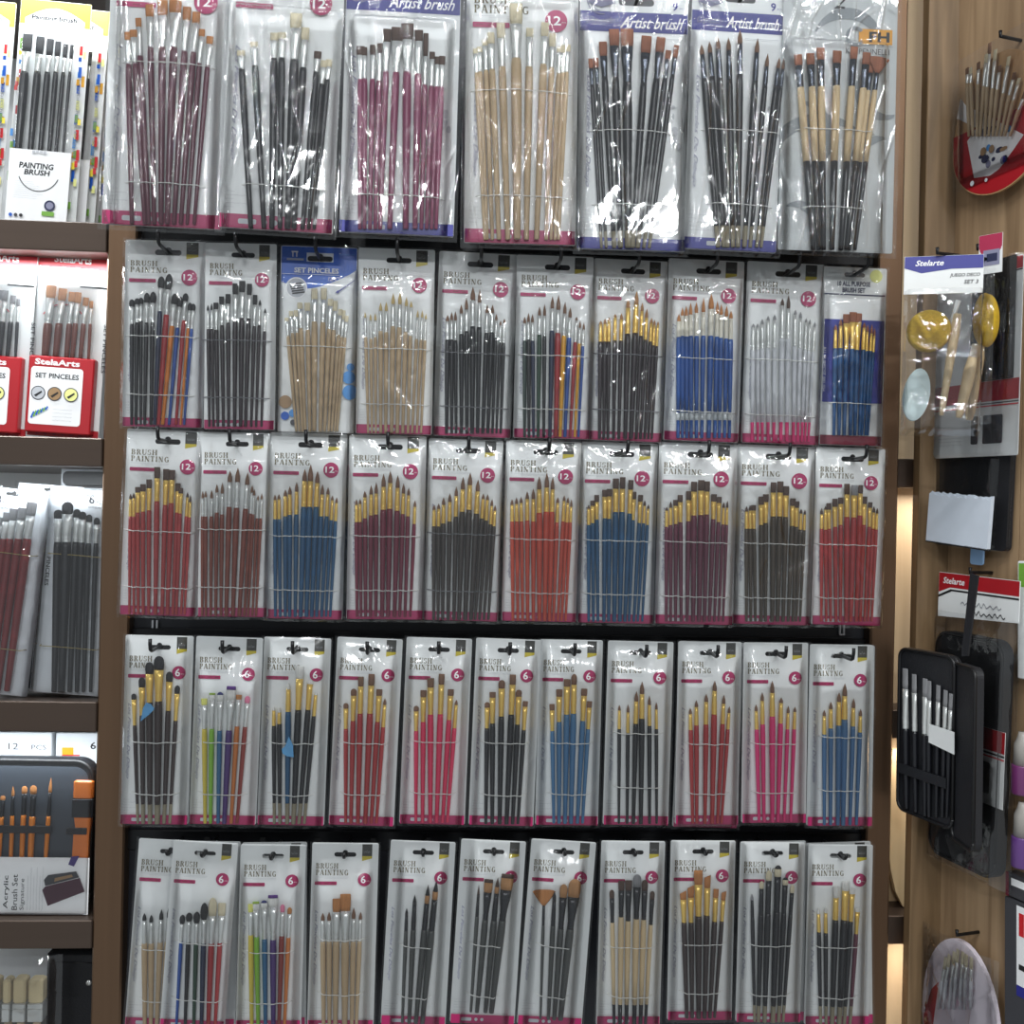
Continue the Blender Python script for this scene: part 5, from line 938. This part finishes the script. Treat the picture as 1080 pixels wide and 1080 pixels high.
for k in range(18):
    x, z = L(rr.uniform(560, 700), rr.uniform(560, 720)); m.poly(circle(x, z, rr.uniform(.002, .006), 9, rr.uniform(.002, .005)), IV[rr.choice(['blue', 'orange', 'tan', 'lav', 'navy', 'sky', 'grey'])])
m.poly(circle(*L(528, 805), .003, 14), IV['lgrey']); m.poly(circle(*L(590, 790), .0022, 14), IV['lgrey']); m.build('palette_card', r)
T_ = [(512, 300, 330, 370, 520), (530, 300, 330, 370, 540), (562, 275, 310, 372, 556), (600, 240, 280, 376, 572), (612, 190, 240, 380, 590), (640, 220, 270, 385, 610), (655, 290, 320, 390, 625), (700, 250, 290, 400, 645), (720, 320, 350, 410, 660), (745, 345, 370, 430, 680), (770, 400, 430, 470, 700)]
for k, (xt, yt, yb_, yh, xb) in enumerate(T_):
    p1, p0 = L(xt, yt), L(xb, 600); Lz = p1[1]-p0[1]; build_brush(r, p0[0], p0[1], p1[0], p1[1], (L(xt, yh)[1]-p0[1])/Lz, (L(xt, yb_)[1]-p0[1])/Lz, .0024, 'flat', None, 'wood', 'silver', 'cream' if k % 2 else 'brown', y=-.0045-(.001 if k % 2 else 0))
film(r, cx-rx*.98, zb+bz*.3, cx+rx*.98, L(640, 180)[1], cx-rx*.7, zb+bz*.6, cx+rx*.7, L(640, 240)[1], .008, 31, amp=.0007, creases=14, res=.0025)
wall_hook(off(.018), .018, 1064, 40, 'black wall hook above the palette shaped brush set')
# pack with red header and black brushes on the wall
C2 = (900, 220, 4.155); q = (372, 330, 755, 165, 362, 1082, 712, 1095)
M, W, H, loc = pose(off(.022), Tq(C2, *q)); L = lambda x, z: loc(C2[0]+x/C2[2], C2[1]+z/C2[2])
r = empty('paint_brush_pack', M); tag(r, 'white pack with red header and red band behind the yellow sponges on the oak wall', 'brush set')
pr = Print(); card_mesh(pr, W, H, (0, H*.975, W*.1), PAPER); pr.rect(-W/2+.0005, H*.935, W/2-.0005, H-.0006, REDP); pr.rect(-W/2+.0005, H*.925, W/2-.0005, H*.932, IV['k'])
pr.text('StelaArts', W*.0, H*.95, H*.02, IV['white'], W*.35)
zr1, zr0 = L(660, 748)[1], L(660, 838)[1]; pr.rect(-W/2+.0005, zr0, W/2-.0005, zr1, REDP); pr.rect(-W/2+.0005, zr0-.003, W/2-.0005, zr0-.0018, IV['k']); pr.rect(-W/2+.0005, zr0-.006, W/2-.0005, zr0-.0045, IV['red'])
zw0 = L(600, 1030)[1]; zw1 = L(600, 905)[1]; pr.poly(rounded(L(518, 960)[0], zw0, L(548, 960)[0], zw1, .002), IV['char']); pr.poly(rounded(L(570, 960)[0], zw0, L(656, 960)[0], zw1, .002), IV['char'])
for k in range(4): pr.squiggle(-W*.44, zw0+.004*k, W*.3, .0015, IV['grey'], 9)
m2 = mat('dark_tray', (40, 38, 36), .5); pr.rect(-W*.05, zr1, W*.44, L(0, 400)[1], m2); pr.build('backing_card', r)
for k in range(6):
    x = W*(.0+.085*k); build_brush(r, x, zr1+.001, x+.001, L(0, 420+15*k)[1], .45, .75, .0034, 'flat', .0045, 'black', 'black', 'black', y=-.006)
film(r, -W/2-.002, -.001, W/2+.002, H+.001, -W*.4, .004, W*.44, L(0, 400)[1], .0105, 88, amp=.0007, creases=16, res=.003)
wall_hook(off(.022), .022, 1040, 264, 'black wall hook carrying the red headed white pack')
# black pouch under it and the white pad in front
C3 = (900, 440, 4.155); q = (362, 60, 716, 60, 352, 560, 672, 582)
M, W, H, loc = pose(off(.008), Tq(C3, *q)); r = empty('black_pouch', M); tag(r, 'black plastic wrapped pouch hanging under the red banded white pack', 'pouch')
m = MB(); m.plate(rounded(-W/2, 0, W/2, H, .006, 5), -.004, .004, BLACKC); m.build('pouch_body', r); film(r, -W/2-.001, -.001, W/2+.002, H, -W*.45, .004, W*.3, H*.9, .006, 12, amp=.0008, creases=18, res=.003)
q = (345, 325, 622, 345, 333, 548, 598, 572)
M, W, H, loc = pose(off(.034), Tq(C3, *q)); r = empty('paper_pad', M); tag(r, 'white paper pad with a torn top edge in front of the black pouch', 'paper')
m = MB(); rr = random.Random(9); n = 26
for lay_ in range(4):
    y0 = -.0012*lay_; tp = [(-W/2+W*k/n, H-(.0025*rr.random() if 0 < k < n else 0)-.001*lay_) for k in range(n+1)]
    m.plate([(W/2, 0), (-W/2, 0)][::-1][::-1]+tp, y0-.0010, y0, mat('bluish_white_paper', (198, 206, 216), .55))
m.build('sheets', r)
m = MB(); m.box((-W/2, -.0046, -.0015), (W/2, .0002, .0008), IV['k']); m.build('bottom_binding', r)
C3q = (518, 555, 580, 560, 520, 645, 570, 648); M, W, H, loc = pose(off(.012), Tq(C3, *C3q)); m = MB(); m.plate(rounded(-W/2, 0, W/2, H, .003), -.002, 0, mat('light_blue_plastic', (130, 162, 196), .35)); o = m.build('hook_tag'); o.matrix_world = M; tag(o, 'light blue plastic tag over the red headed case pack', 'tag')
# sponge set, blue header
PS = Plane((off(.075).world(off(.075).px(1036, 360)[0], 0)), (math.cos(.33), -math.sin(.33), 0))
def deco(q, plane, label, second=False):
    M, W, H, loc = pose(plane, Tq(C2, *q)); L = lambda x, z: loc(C2[0]+x/C2[2], C2[1]+z/C2[2])
    r = empty('sponge_brush_set', M); tag(r, label, 'craft set', 'sponge sets on the oak wall')
    zt = H*(.79 if not second else .8); m = Print()
    for pts in ([(-W/2, zt), (W/2, zt), (W/2, H), (-W/2, H)],): m.plate(pts[::-1], -.001, 0, PAPER)
    m.y = -.001
    if second: m.rect(-W*.49, H*.93, W*.49, H*.999, mat('crimson_card', (160, 34, 70), .4)); m.poly(ell(0, H*.935, W*.47, H*.05, 20), mat('crimson_card', (160, 34, 70), .4)); m.rect(-W*.3, H*.84, W*.4, H*.92, IV['lav']); m.rect(-W*.15, H*.86, W*.3, H*.90, IV['navy']); m.build('header_card', r)
    if not second: m.poly([(-W/2+.0003, H-.0003), (-W/2+.0003, H*.935), (-W*.28, H*.905), (W*.1, H*.925), (W/2-.0003, H*.925), (W/2-.0003, H-.0003)], IV['blue'])
    if not second: m.text('Stelarte', -W*.36, H*.945, H*.032, IV['white'], W*.36, .02, .3); m.text('JUEGO DECO', W*.08, H*.875, H*.024, IV['char'], W*.38, .015, .2); m.text('SET 3', W*.26, H*.84, H*.022, IV['char'], W*.18, .015, .2); m.build('header_card', r)
    # parts inside: two sponges on handles, an oval pad
    def handle(xa, za, xb, zb_, w, nm='wooden_handle'):
        k = MB(); P = [Vector((xa, -.010, za)), Vector((xb, -.010, zb_))]; d = (P[1]-P[0]); pts = [P[0]+d*t for t in (0, .1, .4, .8, 1)]; k.tube(pts, w, HM('cream'), 12, [w*.5, w*.8, w*1.0, w*1.25, w*1.0]); k.build(nm, r)
    if not second:
        c = L(325, 545); R_ = L(422, 545)[0]-c[0]; m = MB(); n = 36
        ringp = lambda rr_, yy: [(c[0]+rr_*math.cos(2*math.pi*k/n), yy, c[1]+rr_*math.sin(2*math.pi*k/n)) for k in range(n)]
        m.loft([ringp(R_*.90, -.004), ringp(R_, -.007), ringp(R_, -.015), ringp(R_*.96, -.018), ringp(R_*.88, -.0195)], SPONGE); m.build('round_sponge', r)
        c = L(272, 820); a_, b_ = .0135, .0285; m = MB(); e = ell(c[0], c[1], a_, b_, 30, -.12); m.plate(e, -.012, -.004, mat('pale_aqua_pad', (196, 212, 212), .6, var=.06, scale=20)); m.build('oval_pad', r)
        handle(*L(380, 910), *L(450, 470), .0042); handle(*L(455, 920), *L(520, 660), .0055)
        m = MB(); a = L(400, 600); b = L(455, 410); m.tube([(a[0], -.008, a[1]), (b[0], -.008, b[1])], .0028, FM['silver'], 10); m.build('metal_ferrule', r)
    else:
        c = L(600, 495); a_ = L(650, 495)[0]-c[0]; b_ = abs(L(600, 380)[1]-c[1]); m = MB(); e = ell(0, 0, 1, 1, 34)
        m.loft([[(c[0]+x*a_*s_, yy, c[1]+z*b_*s_) for x, z in e] for s_, yy in ((.9, -.002), (1, -.006), (1, -.016), (.9, -.019))], SPONGE); m.build('round_sponge', r)
        handle(*L(525, 930), *L(565, 600), .0065)
    film(r, -W/2, 0, W/2, zt+.002, -W*.42, .01, W*.42, zt*.94, .019, 41+second, amp=.0018, creases=26, res=.0024, mname='loose_cellophane', name='plastic_bag')
    return r
deco((222, 218, 575, 195, 205, 985, 545, 1010), PS, 'blue headed sponge set with a round yellow sponge and oval pad at the right')
PS2 = Plane((off(.048).world(off(.048).px(1046, 360)[0], 0)), Vector((.62, -.78, 0)))
deco((560, 130, 650, 95, 530, 960, 640, 985), PS2, 'second sponge set turned edgeways with half its yellow sponge showing', True)
wall_hook(PS, .07, 998, 268, 'black wall hook carrying the blue headed sponge set')
# case pack with red header
C5 = (900, 580, 2.842); q = (258, 55, 505, 105, 232, 900, 462, 1040)
M, W, H, loc = pose(off(.020), Tq(C5, *q)); L = lambda x, z: loc(C5[0]+x/C5[2], C5[1]+z/C5[2])
r = empty('brush_case_pack', M); tag(r, 'clear pack with red header holding a black brush case on the oak wall', 'brush case')
zh = H*.905; pr = Print(); pr.plate([(-W/2, H*.845), (-W/2, H), (W/2, H), (W/2, H*.865)], -.001, 0, PAPER); pr.y = -.001
pr.poly([(-W/2+.0004, H*.93), (-W*.35, H*.95), (W/2-.0004, H*.95), (W/2-.0004, H-.0005), (-W/2+.0004, H-.0005)], REDP); pr.poly([(-W/2+.0004, H*.92), (-W*.34, H*.944), (W/2-.0004, H*.944), (W/2-.0004, H*.938), (-W*.32, H*.938), (-W/2+.0004, H*.912)][::-1][::-1], IV['k'])
pr.text('Stelarte', -W*.44, H*.962, H*.022, IV['white'], W*.28, .02, .2); pr.squiggle(-W*.2, H*.895, W*.5, H*.02, IV['grey'], 7, th=.0016, seed=4); pr.squiggle(-W*.05, H*.868, W*.4, H*.018, IV['char'], 6, th=.0016, seed=6); pr.build('header_card', r)
m = MB(); m.plate(rounded(-W*.46, H*.02, W*.40, H*.80, .018, 7), -.007, .007, BLACKC); e = rounded(-W*.445, H*.03, W*.385, H*.79, .017, 7); m.tube([(x, -.0075, z) for x, z in e+[e[0]]], .0014, mat('black_zip', (18, 18, 20), .4), 6); m.build('case', r)
lp = Print(-.0085); z1, z0, z00 = L(430, 535)[1], L(430, 600)[1], L(430, 765)[1]; lp.box((-W*.4, -.0085, z00), (W*.46, -.0078, z1), PAPER); lp.rect(-W*.4, z0, W*.46, z1, REDP); lp.rect(-W*.4, z0-.004, W*.46, z0-.002, IV['k']); lp.rect(-W*.4, z0-.0075, W*.46, z0-.006, IV['red']); lp.poly(rounded(W*.0, z00+.012, W*.3, z0-.014, .002), IV['char']); lp.build('printed_band', r)
film(r, -W/2-.002, -.001, W/2+.004, H*.87, -W*.42, .006, W*.38, H*.82, .011, 15, amp=.0012, creases=24, res=.003, mname='loose_cellophane', name='plastic_bag')
wall_hook(off(.020), .020, 1032, 604, 'black wall hook at the light blue tag')
# open zip case with brushes hanging by a strap
q = (140, 295, 322, 318, 146, 772, 300, 842); PO = off(.062)
M, W, H, loc = pose(PO, Tq(C5, *q)); L = lambda x, z: loc(C5[0]+x/C5[2], C5[1]+z/C5[2])
r = empty('open_brush_case', M); tag(r, 'open black zip case with slim brushes hanging by a strap on the oak wall', 'brush case')
ZP = mat('black_zip', (18, 18, 20), .4)
m = MB(); m.plate(rounded(-W/2, 0, W/2, H, .012, 7), -.003, .006, BLACKC); e = rounded(-W/2+.001, .001, W/2-.001, H-.001, .011, 7)
for dy in (-.004, .002): m.tube([(x, dy, z) for x, z in e+[e[0]]], .0022, ZP, 8)
m.build('brush_page', r)
T_ = [(168, 355, 420, 545, 172, 16), (195, 372, 430, 548, 200, 13), (228, 385, 440, 552, 228, 14), (240, 392, 450, 556, 240, 12), (268, 405, 455, 560, 262, 11), (290, 420, 470, 570, 280, 11), (306, 430, 480, 580, 294, 10)]
for k, (xt, yt, yb_, yh, xb, w_) in enumerate(T_):
    p1, p0 = L(xt, yt), L(xb, 800); Lz = p1[1]-p0[1]; sc = W/175; build_brush(r, p0[0], max(p0[1], .005), p1[0], p1[1], (L(xt, yh)[1]-p0[1])/Lz, (L(xt, yb_)[1]-p0[1])/Lz, w_*sc/2, 'flat', None, 'black', 'silver', 'grey', y=-.0062)
m = MB(); x0, z0 = L(170, 640); m.bbox((-W*.44, -.0105, z0-.012), (W*.44, -.0095, z0), BLACKC, .0004); m.build('elastic_band', r)
lp = MB(); lp.plate([L(*p) for p in ((250, 520), (325, 545), (325, 612), (248, 575))], -.0108, -.0100, PAPER); lp.build('label', r)
m = MB(); a = L(300, 320); b = L(360, 72); c_ = L(332, 300)
m.plate([L(325, 318), L(345, 318), L(376, 78), L(352, 70)], -.001, .001, BLACKC); m.build('strap', r)
# the closed flap, folded back from the spine
A = L(300, 330); M2 = Matrix.Translation((W*.47, .004, -H*.05)) @ Matrix.Rotation(math.radians(-20), 4, 'Z'); m = MB(); m.plate(rounded(0, 0, W*.62, H*1.02, .010, 6), -.005, .003, BLACKC); e = rounded(.001, .001, W*.62-.001, H*1.02-.001, .010, 6); m.tube([(x, -.006, z) for x, z in e+[e[0]]], .002, ZP, 8)
o = m.build('cover_flap', r); o.matrix_local = M2
# wrapped palette set at the bottom right
C6 = (860, 860, 4.909); q = (560, 640, 960, 660, 540, 1500, 940, 1560)
M, W, H, loc = pose(off(.020), Tq(C6, *q)); L = lambda x, z: loc(C6[0]+x/C6[2], C6[1]+z/C6[2])
r = empty('palette_brush_set', M); tag(r, 'plastic wrapped palette shaped set in pinkish white at the bottom right', 'brush set')
m = Print(); m.plate(ell(0, H*.5, W*.46, H*.5, 44), 0, .006, PK)
m.poly([L(*p) for p in ((640, 860), (600, 900), (560, 1040), (570, 1180), (640, 1260), (610, 1080))], REDP); m.poly(circle(*L(730, 890), .002, 12, .006), IV['tan'])
m.build('palette_card', r)
for k in range(7): 
    p1, p0 = L(690+22*k, 690+abs(k-3)*14), L(650+28*k, 1000); build_brush(r, p0[0], p0[1], p1[0], p1[1], .55, .78, .0022, 'flat', None, 'white', 'silver', 'cream', y=-.004-(.001 if k % 2 else 0))
film(r, -W*.46, H*.18, W*.46, H+.001, -W*.3, H*.3, W*.3, H*.9, .008, 19, amp=.0016, creases=30, res=.0022, mname='loose_cellophane')
wall_hook(off(.020), .020, 1018, 985, 'black wall hook at the wrapped palette set')
# goods at the right frame edge
pf = off(.012)
def edge_box(px0, py0, px1, py1, dd, name, label, cat, mats_):
    p = off(dd); M, W, H, loc = pose(p, [(px0, py0), (px1, py0), (px0, py1), (px1, py1)]); lp = Print(0); lp.bbox((-W/2, 0, 0), (W/2, dd-.001, H), mats_[0], .001)
    for (u0, v0, u1, v1, mm) in mats_[1:]: lp.rect(-W/2+u0*W, v0*H, -W/2+u1*W, v1*H, mm)
    o = lp.build(name); o.matrix_world = M; tag(o, label, cat); return o
edge_box(1062, 928, 1110, 954, .016, 'small_box', 'small black box with white label at the right frame edge', 'box', [IV['char'], (.12, .5, .6, .8, IV['white']), (0, 0, .07, 1, IV['wine'])])
edge_box(1061, 956, 1112, 1100, .016, 'carton', 'black spined white carton below the small black box at the right edge', 'box', [IV['char'], (.25, .38, .98, .97, IV['white']), (.25, .30, .98, .38, IV['blue']), (.3, .75, .4, .92, IV['red']), (.3, .5, .6, .54, IV['k'])])
edge_box(1073, 592, 1105, 718, .012, 'hang_pack', 'white hang pack with a green top at the right frame edge', 'pack', [PAPER, (.05, .78, .95, .98, IV['green'])])
p = off(.022); 
for k, (py0, py1, cn, lb) in enumerate(((772, 838, 'magenta', 'upper clear tube of purple paint at the right frame edge'), (846, 915, 'violet', 'lower clear tube of purple paint at the right frame edge'))):
    a, z1 = p.px(1079, py0); _, z0 = p.px(1079, py1); o_ = p.world(a, z0); m = MB(); R_ = .011; n = 20; PU = mat(cn+'_paint', (104, 48, 96) if k == 0 else (92, 56, 118), .3, coat=.4)
    rg = lambda rr_, z: [(rr_*math.cos(2*math.pi*j/n), rr_*math.sin(2*math.pi*j/n), z) for j in range(n)]
    Hh = z1-z0; m.loft([rg(R_*.9, 0), rg(R_, .002), rg(R_, Hh*.45), rg(R_*.98, Hh*.47)], PU); b_ = m.build('paint_tube'); b_.location = o_; tag(b_, lb, 'paint', 'clear paint tubes at the right edge')
    m = MB(); m.loft([rg(R_*.85, Hh*.46), rg(R_*.8, Hh*.80), rg(R_*.5, Hh*.92), rg(R_*.4, Hh)], mat('frosted_cap', (150, 146, 140), .3)); m.build('cap', b_)
# palette board standing in the gap
pf = front(.026); zs = front(0).px(955, 966)[1]+.0003; a0 = pf.px(936.5, 870)[0]; m = MB(); Hh = pf.px(950, 790)[1]-zs
a1 = a0+.14; m.plate([(a0+.004, zs+Hh), (a1, zs+Hh), (a1, zs+.001), (a0+.022, zs+.001), (a0+.012, zs+Hh*.10), (a0+.005, zs+Hh*.24), (a0, zs+Hh*.45), (a0, zs+Hh*.8)][::-1][::-1], .026, .034, wood('pale_palette_wood', (196, 170, 128), (208, 184, 144), 6))
tag(m.build('palette_board'), 'pale wooden board with a curved edge standing on the lowest shelf in the gap', 'board')
